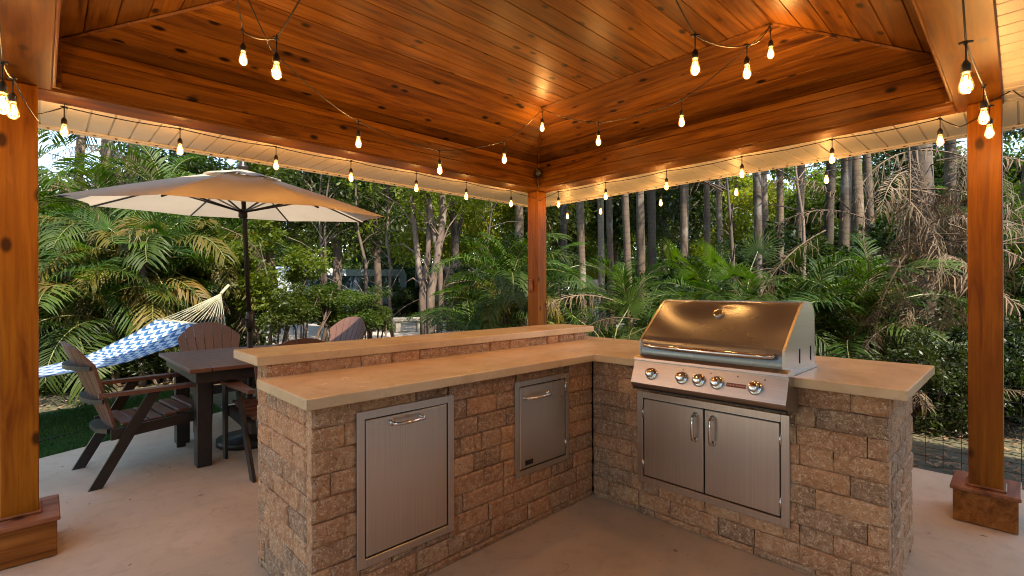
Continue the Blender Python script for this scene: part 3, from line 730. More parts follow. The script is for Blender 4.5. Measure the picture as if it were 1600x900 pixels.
# point on the profile near z=1.175
for (u, z) in prof[2:]:
    if z > 1.165: cx = Vector((u, 1.108, z)); break
X = Vector((0, 1, 0)); Yv = nv.cross(X); ax = Matrix((X, Yv, nv)).transposed()
b = MB(); b.lathe([(.030, -.012), (.030, .006), (.027, .011), (.023, .011), (.022, .006)], cx, 20, axis=ax); th = G_(b, 'thermometer', M['chrome'], smooth=True)
b = MB(); b.lathe([(.021, .004), (.021, .0075)], cx, 20, axis=ax); b.build('dial', M['darksteel'], th)
# shelf lip, control fascia, underside
fa0, fa1 = (2.405, .905), (2.352, .800)   # (u,z) top and bottom of the sloped fascia
b = MB(); b.prism([(2.402, .953), (2.372, .938), (2.368, .926), (2.378, .922), (2.405, .914), (2.452, .916), (2.452, .953)], V0-.02, V1+.02, lambda a, c, h: (a, h, c)); G_(b, 'front_ledge', M['steel'])
b = MB(); b.prism([(2.384, .921), (2.3405, .806), (2.343, .798), (2.36, .776), (2.40, .768), (2.512, .742), (2.512, .866), (2.452, .866), (2.452, .915)], V0-.02, V1+.02, lambda a, c, h: (a, h, c)); fas = G_(b, 'control_fascia', M['steel'])
b = MB(); b.box((2.356, V0-.018, .768), (2.40, V1+.018, .7745)); G_(b, 'drip_lip', M['darksteel'])
b = MB(); b.box((2.452, V0-.006, .9145), (2.87, V0+.0, .93)); b.box((2.452, V1, .9145), (2.87, V1+.006, .93)); b.box((2.452, V0, .88), (2.852, V1, .9525)); G_(b, 'firebox', M['steelx'])
b = MB(); b.box((2.60, V0-.0035, .96), (2.608, V0-.0005, 1.03)); b.box((2.775, V0-.0035, .96), (2.783, V0-.0005, 1.03)); G_(b, 'vent_slot', M['black'])
nf = Vector((-(.921-.806), 0, -(2.3405-2.384))).normalized(); nf = Vector((-.935, 0, .354)); X = Vector((0, 1, 0)); Yv = nf.cross(X); ax = Matrix((X, Yv, nf)).transposed()
def onf(v, z): f = (z-.806)/(.921-.806); return Vector((2.3405+(2.384-2.3405)*f, v, z))
for v in (1.377, 1.204, 1.114, 1.024, .847):
    c = onf(v, .860)
    b = MB(); b.lathe([(.033, -.002), (.033, .004), (.029, .008), (.024, .009)], c, 24, axis=ax); kz = G_(b, 'knob_bezel', M['chrome'], smooth=True)
    b = MB(); b.lathe([(.0235, .006), (.0235, .030), (.021, .036), (.012, .0375)], c, 24, axis=ax); k2 = b.build('knob', M['chrome'], kz, smooth=True)
M['redplate'] = mat_plain('dark_red_plate', (.16,.022,.014), .4)
M['platetext'] = mat_plain('plate_lettering', (.45,.20,.14), .4)
b = MB(); pl = [onf(.978, .868), onf(.888, .868), onf(.888, .850), onf(.978, .850)]
b.add([p+nf*.0 for p in pl]+[p+nf*.002 for p in pl], [(0,1,2,3), (4,5,6,7), (0,1,5,4), (1,2,6,5), (2,3,7,6), (3,0,4,7)]); rp = G_(b, 'name_plate', M['redplate'])
b = MB(); sx = .972
for wdt in (.004, .003, .005, .003, .006, .003, .006, .005, .003, .006, .003, .005, .004):   # the plate's tiny row of marks, too small to read
    q = [onf(sx, .863), onf(sx-wdt, .863), onf(sx-wdt, .856), onf(sx, .856)]
    b.add([p+nf*.0025 for p in q], [(0,1,2,3)]); sx -= wdt+.0024
b.build('plate_mark', M['platetext'], rp)
for (v, z) in ((1.205, .9), (1.06, .9), (.93, .9), (.81, .9)):
    c = onf(v, z); b = MB(); b.lathe([(.0035, 0), (.0035, .0015)], c, 8, axis=ax); G_(b, 'rivet', M['darksteel'])

# ------------------------------------------------------------------ string lights
def bulb_mesh():
    b = MB(); b.lathe([(.0115, -.003), (.0120, -.012), (.0155, -.028), (.0215, -.048), (.0245, -.063), (.0220, -.077), (.014, -.087), (.004, -.090)], n=16)
    me = b.mesh('bulb', M['glass'], True); fixnormals(me); return me
def fil_mesh():
    b = MB()
    for k in range(4):
        a = k*pi/2+.4; b.tube([(cos(a)*.004, sin(a)*.004, -.020), (cos(a)*.0075, sin(a)*.0075, -.062), (cos(a+.7)*.004, sin(a+.7)*.004, -.068)], .0016, 5)
    return b.mesh('filament', M['filament'])
def sock_mesh():
    b = MB(); b.lathe([(.0155, -.008), (.0165, -.004), (.0165, .018), (.014, .026), (.009, .034), (.0055, .040)], n=12)
    b.tube([(0, 0, .036), (0, 0, .108)], .0032, 6)
    b.lathe([(.006, .100), (.008, .106), (.006, .116)], n=8); b.tube([(-.022, 0, .108), (-.01, 0, .111), (.01, 0, .111), (.022, 0, .108)], .005, 6); b.tube([(0, 0, .11), (0, 0, .130)], .002, 5)
    me = b.mesh('socket', M['black'], True); fixnormals(me); return me
BM_, FM_, SM_ = bulb_mesh(), fil_mesh(), sock_mesh()
pl_d = bpy.data.lights.new('bulb_glow', 'POINT'); pl_d.energy = BULB_W; pl_d.color = (1, .52, .17); pl_d.shadow_soft_size = .022
pl_e = pl_d.copy(); pl_e.energy = BULB_W*.45
def add_bulb(root, top, rz=0, sc=.82, drop=.1):
    """top = the connector's point on the cord; the socket's cord clip sits there"""
    p = Vector(top)-Vector((0, 0, .110*sc)); s = link('socket', SM_, root, loc=p, rot=(0, 0, rz), scale=sc); s.matrix_parent_inverse = Matrix.Translation(-Vector(root.location))
    bu = link('bulb', BM_, root, loc=p, rot=(0, 0, rz), scale=sc); bu.matrix_parent_inverse = s.matrix_parent_inverse
    fi = link('filament', FM_, bu)
    li = bpy.data.objects.new('bulb_glow', pl_d if drop > .09 else pl_e); COL.objects.link(li); li.parent = bu; li.location = (0, 0, -.05)
def sagline(pts, sag, seg=8):
    out = []
    for i in range(len(pts)-1):
        a, c = Vector(pts[i]), Vector(pts[i+1]); s = sag*(c-a).length if not isinstance(sag, (list, tuple)) else sag[i]
        for k in range(seg):
            f = k/seg; q = a.lerp(c, f); q.z -= 4*s*f*(1-f); out.append(q)
    out.append(Vector(pts[-1])); return out
def light_string(label, nodes_, bulbs, sag=.035, extra=None, dim=False):
    root = empty('string_lights', nodes_[0], label=label, cat='string lights', group='cafe bulb strings hung on the pavilion')
    b = MB(); b.tube(sagline(nodes_, sag), .0032, 5)
    if extra:
        for e2 in extra: b.tube(sagline(e2, .05), .0032, 5)
    o = b.build('cord', M['black'], root, smooth=True); o.matrix_parent_inverse = Matrix.Translation(-Vector(root.location))
    for t_ in bulbs: add_bulb(root, t_, rnd.uniform(0, 3.1), drop=.08 if dim else .1)
    return root
ZK = HB-.020
VL, URr = 3.655, 3.885
def on_v(px, v, z):   # point on the plane v=const seen at column px
    k = (px-800)/763.1; d = FW+R2*k; return Vector((d.x*v/d.y, v, z))
def on_u(px, u, z):
    k = (px-800)/763.1; d = FW+R2*k; return Vector((u, d.y*u/d.x, z))
Lp = [on_v(x, VL, ZK) for x in (101, 282, 432, 549, 651, 729, 799)]
light_string('cafe bulb string fixed along the underside of the left beam', [Vector((-.10, 3.42, 2.23)), on_v(62, 3.60, 2.255)]+Lp+[Vector((3.74, 3.62, 2.30)), Vector((3.80, 3.52, 2.25))], Lp, .02, dim=True)
Rp = [on_u(x, URr, ZK) for x in (873, 947, 1042, 1160, 1301, 1470)]
light_string('cafe bulb string fixed along the underside of the beam behind the grill', [Vector((3.80, 3.52, 2.25)), Vector((3.83, 3.50, 2.28))]+Rp+[Vector((3.80, .24, 2.24)), Vector((3.74, .16, 2.26)), at(1545, 160, 2.62), at(1582, 140, 2.62), at(1600, 152, 2.45), at(1700, 175, 2.2)], Rp, .02, dim=True)
# ceiling string: two long runs from the hooks where ceiling planes meet
A_ = Vector((F1u-.01, F1v-.01, HT-.02)); R_ = Vector((F1u-.01, F0v+.01, HT-.02))
c1 = at(560, 190, 3.05); c2 = at(687, 236, 3.45); c3 = at(788, 221, 3.65)
r1, r2 = at(935, 192, 3.55), at(1065, 157, 3.05)
k1 = at(424, 77, 2.15); k0 = at(372, -40, 2.0)
light_string('cafe bulb string sagging across the ceiling from the far left to the ridge hook', [k0, k1, c1, c2, c3, A_, r1, r2, R_], [c1, c2, c3, A_-Vector((0,0,.02)), r1, r2, R_-Vector((0,0,.02))], .03)
j0, j1, j2, j3 = at(366, -30, 2.2), at(380, 49, 2.35), at(432, 60, 1.95), at(500, -60, 1.8)
light_string('pair of cafe bulbs hanging from the ceiling at the upper left', [j0, j1, j2, j3], [j1, j2], .03)
s0, s1, s2 = at(1030, -60, 1.9), at(1086, 55, 2.0), at(1167, 70, 2.35)
light_string('pair of cafe bulbs beside the ridge hook at the top right', [s0, s1, s2, R_+Vector((-.01, 0, 0))], [s1, s2], .05)
q0, q1, q2, q3 = at(1502, -40, 1.45), at(1509, 66, 1.55), at(1537, 135, 2.1), at(1546, 165, 2.45)
light_string('trio of cafe bulbs strung down to the right hand post', [q0, q1, q2, q3], [q1, q2, q3], .01)
l0, l1, l2 = at(-6, -20, 1.35), at(4, 98, 1.55), at(20, 122, 1.95)
light_string('pair of cafe bulbs hanging beside the left hand post', [l0, l1, l2, at(60, 190, 2.5)], [l1, l2], .02)
Ep = [at(px, py-22, dd_) for px, py, dd_ in ((887, 327, 6.6), (939, 318, 6.1), (1033, 306, 5.4), (1151, 283, 4.75), (1292, 262, 4.1))]
Ep = [on_u(px, 4.62, 2.335) for px in (887, 939, 1033, 1151, 1292)]
light_string('cafe bulb string hung along the outer eave behind the grill', [on_u(870, 4.62, 2.345)]+Ep+[on_u(1600, 4.62, 2.345)], Ep, .01, dim=True)
# round black speaker at the far corner of the beams
sp = empty('speaker', (3.66, 3.42, 2.50), label='small round black speaker in the far corner of the beams', cat='speaker')
b = MB(); X = Vector((.7, -.7, 0)); nv = Vector((-.7, -.7, -.1)).normalized(); Yv = nv.cross(X); ax = Matrix((X, Yv, nv)).transposed()
b.lathe([(.028, -.05), (.040, -.01), (.042, .02), (.036, .034), (.02, .038)], n=16, axis=ax); b.build('housing', M['black'], sp, smooth=True)
for (a, c) in ((-.016, .030), (.012, -.006)):
    b = MB(); b.lathe([(.005, .030), (.005, .041)], X*a+Yv*c, 8, axis=ax); b.build('screw', M['chrome'], sp)
b = MB(); b.tube([(0, 0, -.03), (.005, .005, -.14)], .004, 5); b.build('cable', M['black'], sp)

# ------------------------------------------------------------------ dining table, umbrella, chairs, hammock
def obx(root, b, name, mat, smooth=False, **k):
    return b.build(name, mat, root, smooth=smooth, **k)
TC = Vector((1.30, 4.655, 0)); tab = empty('dining_table', TC, label='square brown slatted patio table on black legs with the umbrella through it', cat='table')
hx, hy, zt = .565, .635, .76
b = MB()
for sx in (-1, 1):
    b = MB(); b.box((sx*hx, -hy, zt-.03), (sx*(hx-.14), hy, zt), bev=.004); obx(tab, b, 'breadboard_end', M['poly'])
x = -hx+.143
wdt = (2*hx-.286)/1
nb = 9
for i in range(nb):
    y0 = -hy+i*(2*hy)/nb; b = MB()
    b.box((-hx+.145, y0+.002, zt-.028), (hx-.145, y0+2*hy/nb-.002, zt-.001), bev=.003); obx(tab, b, 'plank', M['poly'])
b = MB(); b.box((-hx+.05, -hy+.05, zt-.11), (hx-.05, -hy+.075, zt-.031)); b.box((-hx+.05, hy-.075, zt-.11), (hx-.05, hy-.05, zt-.031)); b.box((-hx+.05, -hy+.076, zt-.11), (-hx+.075, hy-.076, zt-.031)); b.box((hx-.075, -hy+.076, zt-.11), (hx-.05, hy-.076, zt-.031)); obx(tab, b, 'apron', M['darkpoly'])
for sx in (-1, 1):
    for sy in (-1, 1):
        b = MB(); cx_, cy_ = sx*(hx-.13), sy*(hy-.24 if sy < 0 else hy-.26); b.box((cx_-.05, cy_-.05, 0), (cx_+.05, cy_+.05, zt-.031), bev=.006); obx(tab, b, 'leg', M['darkpoly'])
# umbrella
um = empty('patio_umbrella', TC, label='open tan market umbrella with bronze pole standing through the patio table', cat='umbrella')
b = MB(); top = Vector((-.045, .03, 2.20)); b.tube([(0, 0, .02), (0, 0, .95)], .024, 12); b.tube([(0, 0, .95), tuple(top), tuple(top+Vector((-.003, .002, .10)))], .019, 12); obx(um, b, 'pole', M['pole'], True)
b = MB(); b.lathe([(.024, .98), (.036, 1.0), (.038, 1.08), (.03, 1.12), (.02, 1.13)], n=12); b.tube([(-.03, -.02, 1.06), (-.075, -.05, 1.06), (-.08, -.055, 1.0)], .009, 6); obx(um, b, 'crank_housing', M['pole'], True)
b = MB(); b.lathe([(.024, .0), (.26, .0), (.26, .05), (.05, .07), (.04, .3), (.024, .3)], n=20); obx(um, b, 'base', M['darkpoly'], True)
# canopy frame in its own tilted axes
rR = Vector((RT.x, RT.y, 0)); fR = Vector((FW.x, FW.y, 0))
tn = (Vector((0, 0, 1)) + rR*.034 - fR*.064).normalized()
cX = (rR - tn*rR.dot(tn)).normalized(); cY = tn.cross(cX); TOP = top+Vector((0, 0, .155)); RAD_, DRP = 1.22, .355
def cp(ang, rr, dz): return TOP + (cX*cos(ang)+cY*sin(ang))*rr + tn*dz
ang0 = RAD(187)
def canopy_z(f): return -DRP*(f**1.12)
cv = MB(); segs = 6; rings = 8
for k in range(8):
    a0, a1 = ang0+k*pi/4, ang0+(k+1)*pi/4; vs = []; fs = []
    for i in range(rings+1):
        f = .17+.83*i/rings
        for j in range(segs+1):
            g = j/segs; p = cp(a0, RAD_*f, canopy_z(f)).lerp(cp(a1, RAD_*f, canopy_z(f)), g)
            inw = 4*g*(1-g)*.055*f**3; p += (TOP+tn*canopy_z(f)-p).normalized()*inw*(1 if i == rings else .6); p -= tn*(4*g*(1-g)*.035*f*(1-f)*2.2)
            vs.append(p)
    for i in range(rings):
        for j in range(segs): fs.append((i*(segs+1)+j, i*(segs+1)+j+1, (i+1)*(segs+1)+j+1, (i+1)*(segs+1)+j))
    b = MB(); b.add(vs, fs); b.build('canopy_panel', M['canopy'] if 'canopy' in M else M['canvas'], um, smooth=True)
    # rib and stretcher
    b = MB(); b.tube([cp(a0, .04, -.005), cp(a0, RAD_*.5, canopy_z(.5)-.012), cp(a0, RAD_*.99, canopy_z(.99)-.012)], .008, 5); b.build('rib', M['pole'], um)
    b = MB(); b.tube([top+Vector((0, 0, -.20))+(cX*cos(a0)+cY*sin(a0))*.03, cp(a0, RAD_*.52, canopy_z(.52)-.02)], .008, 5); b.build('stretcher', M['pole'], um)
vt = MB(); vs = [cp(0, 0, .012)]; fs = []
for k in range(32):
    a = ang0+k*pi/16; fl = (abs(sin(4*(a-ang0)))); vs.append(cp(a, .31*(1-.03*fl), -.066+.010*sin(k*pi/2)))
for k in range(32): fs.append((0, 1+k, 1+(k+1) % 32))
vt.add(vs, fs); vt.build('vent_cap', M['canvas'], um, smooth=True)
b = MB(); b.lathe([(.02, .0), (.045, .02), (.045, .04), (.028, .055), (.03, .07), (.018, .09), (.004, .097)], TOP+Vector((0, 0, -.002)), 12); b.build('finial', M['pole'], um, smooth=True)
b = MB(); b.lathe([(.024, -.26), (.036, -.25), (.036, -.19), (.026, -.18)], top, 12); b.build('hub', M['pole'], um, smooth=True)

def make_chair(name_label, loc, rz):
    """faces local +X; parts in local axes"""
    c = empty('patio_chair', loc, rz, label=name_label, cat='chair', group='brown slatted fan-back chairs round the patio table')
    W_ = .285
    for i in range(6):    # seat slats, slightly dished
        x0 = -.20+i*.084; zz = .385+.012*abs(i-1.5)+.022*(i/5); b = MB(); b.box((x0, -W_+.035, zz-.022), (x0+.077, W_-.035, zz), bev=.004); obx(c, b, 'seat_slat', M['poly'])
    lean = .30; n_ = 7
    BWD = lambda z: (.0585+.032*z/.62)          # slat spacing grows towards the top: a fan
    for i in range(n_):
        k = i-3; g = .003; ztop = lambda y: .645-.150*min(1, abs(y)/.30)**2.2
        yl = lambda z: (k-.5)*BWD(z)+g; yr = lambda z: (k+.5)*BWD(z)-g
        zl, zm, zr = ztop(yl(.6)), ztop(k*BWD(.6)), ztop(yr(.6)); bow = .075
        outl = [(yl(0), 0), (yr(0), 0), (yr(zr), zr), (k*BWD(zm), zm+.002), (yl(zl), zl)]
        b = MB(); b.prism(outl, -.010, .010, lambda a, z, h: (-.200-lean*z+h-bow*(1-(a/.30)**2)*(.35+.65*z/.62), a, .335+z*.985)); obx(c, b, 'back_slat', M['poly'])
    for (zc, wd_, th_) in ((.40, .235, .035), (.565, .262, .03), (.80, .285, .028)):
        if zc == .40: continue
        b = MB(); xb = -.200-lean*(zc-.335)/.985-.012; zz_ = (zc-.335)/.985; bw_ = .075*(.35+.65*zz_/.62); k = 12; outer = []; inner = []
        for q in range(k+1):
            g = -1+2*q/k; e5 = xb-bw_*(1-(g*wd_/.30)**2); inner.append((e5, g*wd_)); outer.append((e5-.012-.040*(1-g*g)**.5, g*wd_))
        b.prism(inner+outer[::-1], zc-th_/2, zc+th_/2, lambda a, y, h: (a, y, h)); obx(c, b, 'back_brace', M['darkpoly'])
    b = MB(); b.prism([(-.24, -.20), (-.24, .20), (-.27, .21), (-.31, .13), (-.32, 0), (-.31, -.13), (-.27, -.21)], .335, .365, lambda a, y, h: (a, y, h)); obx(c, b, 'back_brace', M['darkpoly'])
    for s in (-1, 1):
        y0, y1 = s*W_, s*(W_+.022)
        b = MB(); b.prism([(.275, 0), (.335, 0), (.355, .60), (.265, .60)], y0, y1, lambda a, z, h: (a, h, z)); obx(c, b, 'leg', M['darkpoly'])
        b = MB(); b.prism([(-.385, 0), (-.310, 0), (.02, .60), (-.055, .60)], y0, y1, lambda a, z, h: (a, h, z)); obx(c, b, 'leg', M['darkpoly'])
        b = MB(); b.prism([(-.26, .30), (.30, .34), (.30, .41), (-.26, .372)], s*(W_-.024), s*(W_-.001), lambda a, z, h: (a, h, z)); obx(c, b, 'side_rail', M['darkpoly'])
        b = MB(); b.prism([(-.33, s*(W_-.005)), (-.33, s*(W_+.035)), (.05, s*(W_+.058)), (.37, s*(W_+.066)), (.40, s*(W_+.045)), (.40, s*(W_-.02)), (.37, s*(W_-.045)), (.05, s*(W_-.03))], .60, .626, lambda a, y, h: (a, y, h)); obx(c, b, 'armrest', M['poly'])
    b = MB(); b.box((.275, -W_+.002, .33), (.297, W_-.002, .41)); obx(c, b, 'front_rail', M['darkpoly'])
    return c
make_chair('brown fan-back chair with its whole side in view at the left of the table', (.56, 4.57, 0), .10)
make_chair('brown fan-back chair behind the table with the hammock beyond it', (1.29, 5.60, 0), -pi/2+.05)
make_chair('brown fan-back chair turned away from the camera, mostly hidden by the raised bar', (1.33, 4.02, 0), pi/2+.02)
make_chair('brown fan-back chair standing farthest off beyond the bar beside the shrubs', (2.42, 5.72, 0), pi+.35)

# hammock
def hamfab():
    m, t, P, O = nodes('blue_white_hammock_cloth'); tc = t.nodes.new('ShaderNodeTexCoord'); sp_ = t.nodes.new('ShaderNodeSeparateXYZ'); t.links.new(tc.outputs['UV'], sp_.inputs[0])
    u, v = mth(t, 'MULTIPLY', sp_.outputs[1], 7.5), mth(t, 'MULTIPLY', sp_.outputs[0], 9.5)
    zz = mth(t, 'ABSOLUTE', mth(t, 'SUBTRACT', mth(t, 'FRACT', u), .5))      # zigzag across the width
    par = mth(t, 'MULTIPLY', mth(t, 'FLOOR', mth(t, 'FRACT', mth(t, 'MULTIPLY', u, 1.0)), 0), 1.0)
    step = mth(t, 'MULTIPLY', mth(t, 'GREATER_THAN', mth(t, 'FRACT', mth(t, 'MULTIPLY', u, .5)), .5), .5)
    tri2 = mth(t, 'FRACT', mth(t, 'ADD', mth(t, 'ADD', v, zz), step))
    c = ramp(t, tri2, [(0, (.014,.060,.155)), (.30, (.035,.12,.24)), (.50, (.40,.43,.44)), (.9, (.28,.33,.38))], 'CONSTANT')
    stripe = ramp(t, mth(t, 'FRACT', mth(t, 'MULTIPLY', u, 3.0)), [(0, (1,1,1)), (.86, (.45,.6,.8))], 'CONSTANT'); c = mix(t, c, stripe, .35, 'MULTIPLY')
    t.links.new(c, P.inputs['Base Color']); P.inputs['Roughness'].default_value = .8; return m
M['hamcloth'] = hamfab(); M['rope'] = mat_plain('cream_rope', (.27,.26,.17), .8, nscale=40, namt=.2); M['bar'] = mat_plain('pale_spreader_wood', (.52,.42,.26), .6, nscale=15, namt=.2)
hm = empty('hammock', gp(180, 5.4), label='blue and white patterned hammock with rope ends slung low behind the table', cat='hammock')
HI = Matrix.Translation(-Vector(hm.location))
far_e = [at(*q) for q in ((244, 500, 6.2), (209, 521, 6.0), (166, 542, 5.7), (134, 556, 5.45), (60, 575, 5.0), (-20, 580, 4.75), (-110, 575, 4.6))]
near_e = [at(*q) for q in ((346, 513, 5.5), (292, 535, 5.2), (240, 552, 4.95), (183, 570, 4.75), (60, 591, 4.35), (-20, 600, 4.15), (-120, 596, 4.0))]
def resamp(P_l, n_):
    out = []
    for i in range(n_+1):
        x_ = i/n_*(len(P_l)-1); k = min(int(x_), len(P_l)-2); f = x_-k
        p0, p1, p2, p3 = P_l[max(k-1, 0)], P_l[k], P_l[k+1], P_l[min(k+2, len(P_l)-1)]
        out.append(.5*((2*p1)+(p2-p0)*f+(2*p0-5*p1+4*p2-p3)*f*f+(3*p1-p0-3*p2+p3)*f**3))
    return out
fe, ne = resamp(far_e, 36), resamp(near_e, 36); vs = []; fs = []; uvs = []; NW = 12
for i in range(37):
    for j in range(NW+1):
        g = j/NW; p = fe[i].lerp(ne[i], g); p.z -= 4*g*(1-g)*.05*sin(pi*min(1, i/20)); vs.append(p); uvs.append((i/36*1.9, g))
for i in range(36):
    for j in range(NW): fs.append((i*(NW+1)+j, i*(NW+1)+j+1, (i+1)*(NW+1)+j+1, (i+1)*(NW+1)+j))
b = MB(); b.add(vs, fs); me = b.mesh('hammock_bed', M['hamcloth'], True); ul = me.uv_layers.new(name='UVMap')
for lp_ in me.loops: ul.data[lp_.index].uv = uvs[lp_.vertex_index]
o = link('hammock_bed', me, hm); o.matrix_parent_inverse = HI; sd = o.modifiers.new('thick', 'SOLIDIFY'); sd.thickness = .008
for (a, c) in ((far_e[0], near_e[0]), (far_e[-1], near_e[-1])):
    up_ = Vector((0, 0, .0)); d_ = (c-a).normalized(); off = Vector((d_.y, -d_.x, 0))*(.05 if a is far_e[-1] else -.05)
    b = MB(); b.tube([a+off-d_*.05, c+off+d_*.05], .017, 8); o = b.build('spreader_bar', M['bar'], hm, smooth=True); o.matrix_parent_inverse = HI
    b = MB(); ring = at(345, 459, 6.7) if a is far_e[0] else at(-420, 440, 4.4)
    for k in range(19):
        f = k/18; p = (a+off).lerp(c+off, f); b.tube([p, p.lerp(ring, .5)-Vector((0, 0, .012+.02*sin(k*2.1))), ring], .0042, 4, cap=False); q = a.lerp(c, f); b.tube([p, q], .004, 4, cap=False)
    if a is far_e[0]: b.tube([ring, at(357, 446, 6.95)], .02, 6); 
    o = b.build('rope', M['rope'], hm); o.matrix_parent_inverse = HI

# ------------------------------------------------------------------ wire fence at the right
wf = empty('wire_fence', (4.78, .2, 0), label='low black wire garden fence behind the right hand post', cat='fence')
b = MB()
for z in (.05, .12, .19, .26, .34, .43, .53, .64, .76): b.tube([(0, -2.6, z), (0, 2.4, z)], .0022, 4)
y = -2.6
while y < 2.4: b.tube([(0, y, 0), (0, y, .78)], .0018, 4); y += .1
b.build('wire_mesh', M['darksteel'], wf)
for y in (-2.6, -1.35, -.1, 1.15, 2.4): b = MB(); b.tube([(0, y, -.05), (0, y, .86)], .007, 6); b.build('stake', M['darksteel'], wf)

# ------------------------------------------------------------------ vegetation
M['frond'] = mat_leaf('green_palm_leaflets', (.021,.048,.006), (.056,.092,.012), .42, .46, .035)
M['frondy'] = mat_leaf('yellowing_palm_leaflets', (.075,.080,.012), (.15,.105,.018), .45, .42, .04)
M['dead'] = mat_leaf('dry_palm_leaflets', (.070,.045,.026), (.185,.128,.080), .12, .7, .02)
M['leaf'] = mat_leaf('broad_green_leaves', (.026,.046,.007), (.066,.090,.013), .45, .4, .05)
M['leafy'] = mat_leaf('sunlit_yellow_green_leaves', (.085,.115,.012), (.20,.215,.026), .5, .4, .04)  # yellow-green leaves, brightened to put sunlight into the far crowns
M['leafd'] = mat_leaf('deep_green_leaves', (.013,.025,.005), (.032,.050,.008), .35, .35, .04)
M['rachis'] = mat_plain('green_yellow_stalk', (.13,.13,.035), .5, nscale=8, namt=.3)
def barkm(name, a, b_, ring=0):
    m, t, P, O = nodes(name); v = coords(t, (1,1,.5), jitter=3); n = noise(t, v, 7, 6, .65, .5)
    c = ramp(t, n, [(.3, a), (.68, b_)])
    if ring:
        wv = N(t, 'ShaderNodeTexWave', Scale=3.1, Distortion=1.6); wv.bands_direction = 'Z'; wv.inputs['Detail'].default_value = 3; t.links.new(coords(t, jitter=3), wv.inputs['Vector'])
        c = mix(t, c, tuple(x*.45 for x in a), mth(t, 'MULTIPLY', ramp(t, wv.outputs['Fac'], [(.0, (1,1,1)), (.16, (0,0,0))]), .45))
    hb = N(t, 'ShaderNodeHueSaturation'); t.links.new(c, hb.inputs['Color']); mm = mth(t, 'MULTIPLY_ADD', rand(t), .85); mm.node.inputs[2].default_value = .4; t.links.new(mm, hb.inputs['Value']); c = hb.outputs[0]
    li = noise(t, v, 3.1, 4, .6); c = mix(t, c, (.24,.21,.17), mth(t, 'MULTIPLY', ramp(t, li, [(.58, (0,0,0)), (.68, (1,1,1))]), .55))
    t.links.new(c, P.inputs['Base Color']); P.inputs['Roughness'].default_value = .85; t.links.new(bump(t, n, .6, .02), P.inputs['Normal']); return m
M['bark'] = barkm('grey_brown_bark', (.07,.045,.030), (.155,.105,.075)); M['sunlitbark'] = barkm('palm_bark_painted_sunlit', (.28,.21,.14), (.52,.42,.29), 1); M['palmbark'] = barkm('ringed_palm_bark', (.052,.033,.019), (.130,.083,.048), 1)  # the pale one is palm bark with sunlight put into its colour

def frond_mesh(name, L, npair, ll, e0, e1, vee, limp, mats, seed, curl=0.0, wid=.013):
    """feather leaf: base at origin, reaching +X, starting elevation e0 and ending e1 (degrees)"""
    r = random.Random(seed); b = MB(); n = 12; pts = []; x = z = y = 0.0
    for i in range(n+1):
        f = i/n; pts.append(Vector((x, y, z))); e = RAD(e0+(e1-e0)*f**1.25); x += L/n*cos(e); z += L/n*sin(e); y += curl*L/n*f
    b.tube(pts, [.011*(1-.8*i/n)+.0015 for i in range(n+1)], 4, mi=1, cap=False)
    def pos(f):
        k = min(int(f*n), n-1); g = f*n-k; return pts[k].lerp(pts[k+1], g), (pts[k+1]-pts[k]).normalized()
    for i in range(npair):
        f = .16+.84*(i+.5)/npair; p, tg = pos(f)
        sz = ll*(.45+.55*sin(pi*min(1, (f-.05)*.95))**.6)*(1 if f < .9 else 1-.45*(f-.9)/.1)
        for s in (-1, 1):
            if r.random() < (.05 if limp < .5 else .18): continue
            side = Vector((0, s, 0)); upv = side.cross(tg)*-s if False else Vector((0,0,1))-tg*tg.z; upv = upv.normalized() if upv.length > .1 else Vector((1,0,0))
            sw = RAD(38+22*(1-f)+r.gauss(0, 4+8*limp)); d0 = (side*sin(sw)+tg*cos(sw)).normalized(); d0 = (d0*cos(RAD(vee))+upv*sin(RAD(vee+r.gauss(0, 6)))).normalized()
            lm = limp*r.uniform(.3, 1.7) if limp > .5 else limp
            l = sz*(r.uniform(.55, 1.2) if limp > .5 else r.uniform(.85, 1.1)); q0 = p; dn = Vector((0, 0, -1)); d1 = (d0+dn*(.22+lm*1.6)+Vector((r.gauss(0, .4), r.gauss(0, .4), 0))*limp).normalized(); d2 = (d0*(1-.6*min(1, limp))+dn*(.75+lm*2.2)+Vector((r.gauss(0, .9), r.gauss(0, .9), r.gauss(0, .5)))*limp).normalized()
            q1 = q0+d0*l*.34; q2 = q1+d1*l*.36; q3 = q2+d2*l*.32
            wv = tg.cross(Vector((0,0,1))).cross(d0); wv = (tg-d0*tg.dot(d0)).normalized()
            w = wid*r.uniform(.8, 1.15)*(1-.35*limp)
            vs = [q0-wv*w*.3, q0+wv*w*.3, q1+wv*w, q1-wv*w, q2+wv*w*.75, q2-wv*w*.75, q3]
            b.add(vs, [(0,1,2,3), (3,2,4,5), (5,4,6)])
    me = b.mesh(name, mats); return me
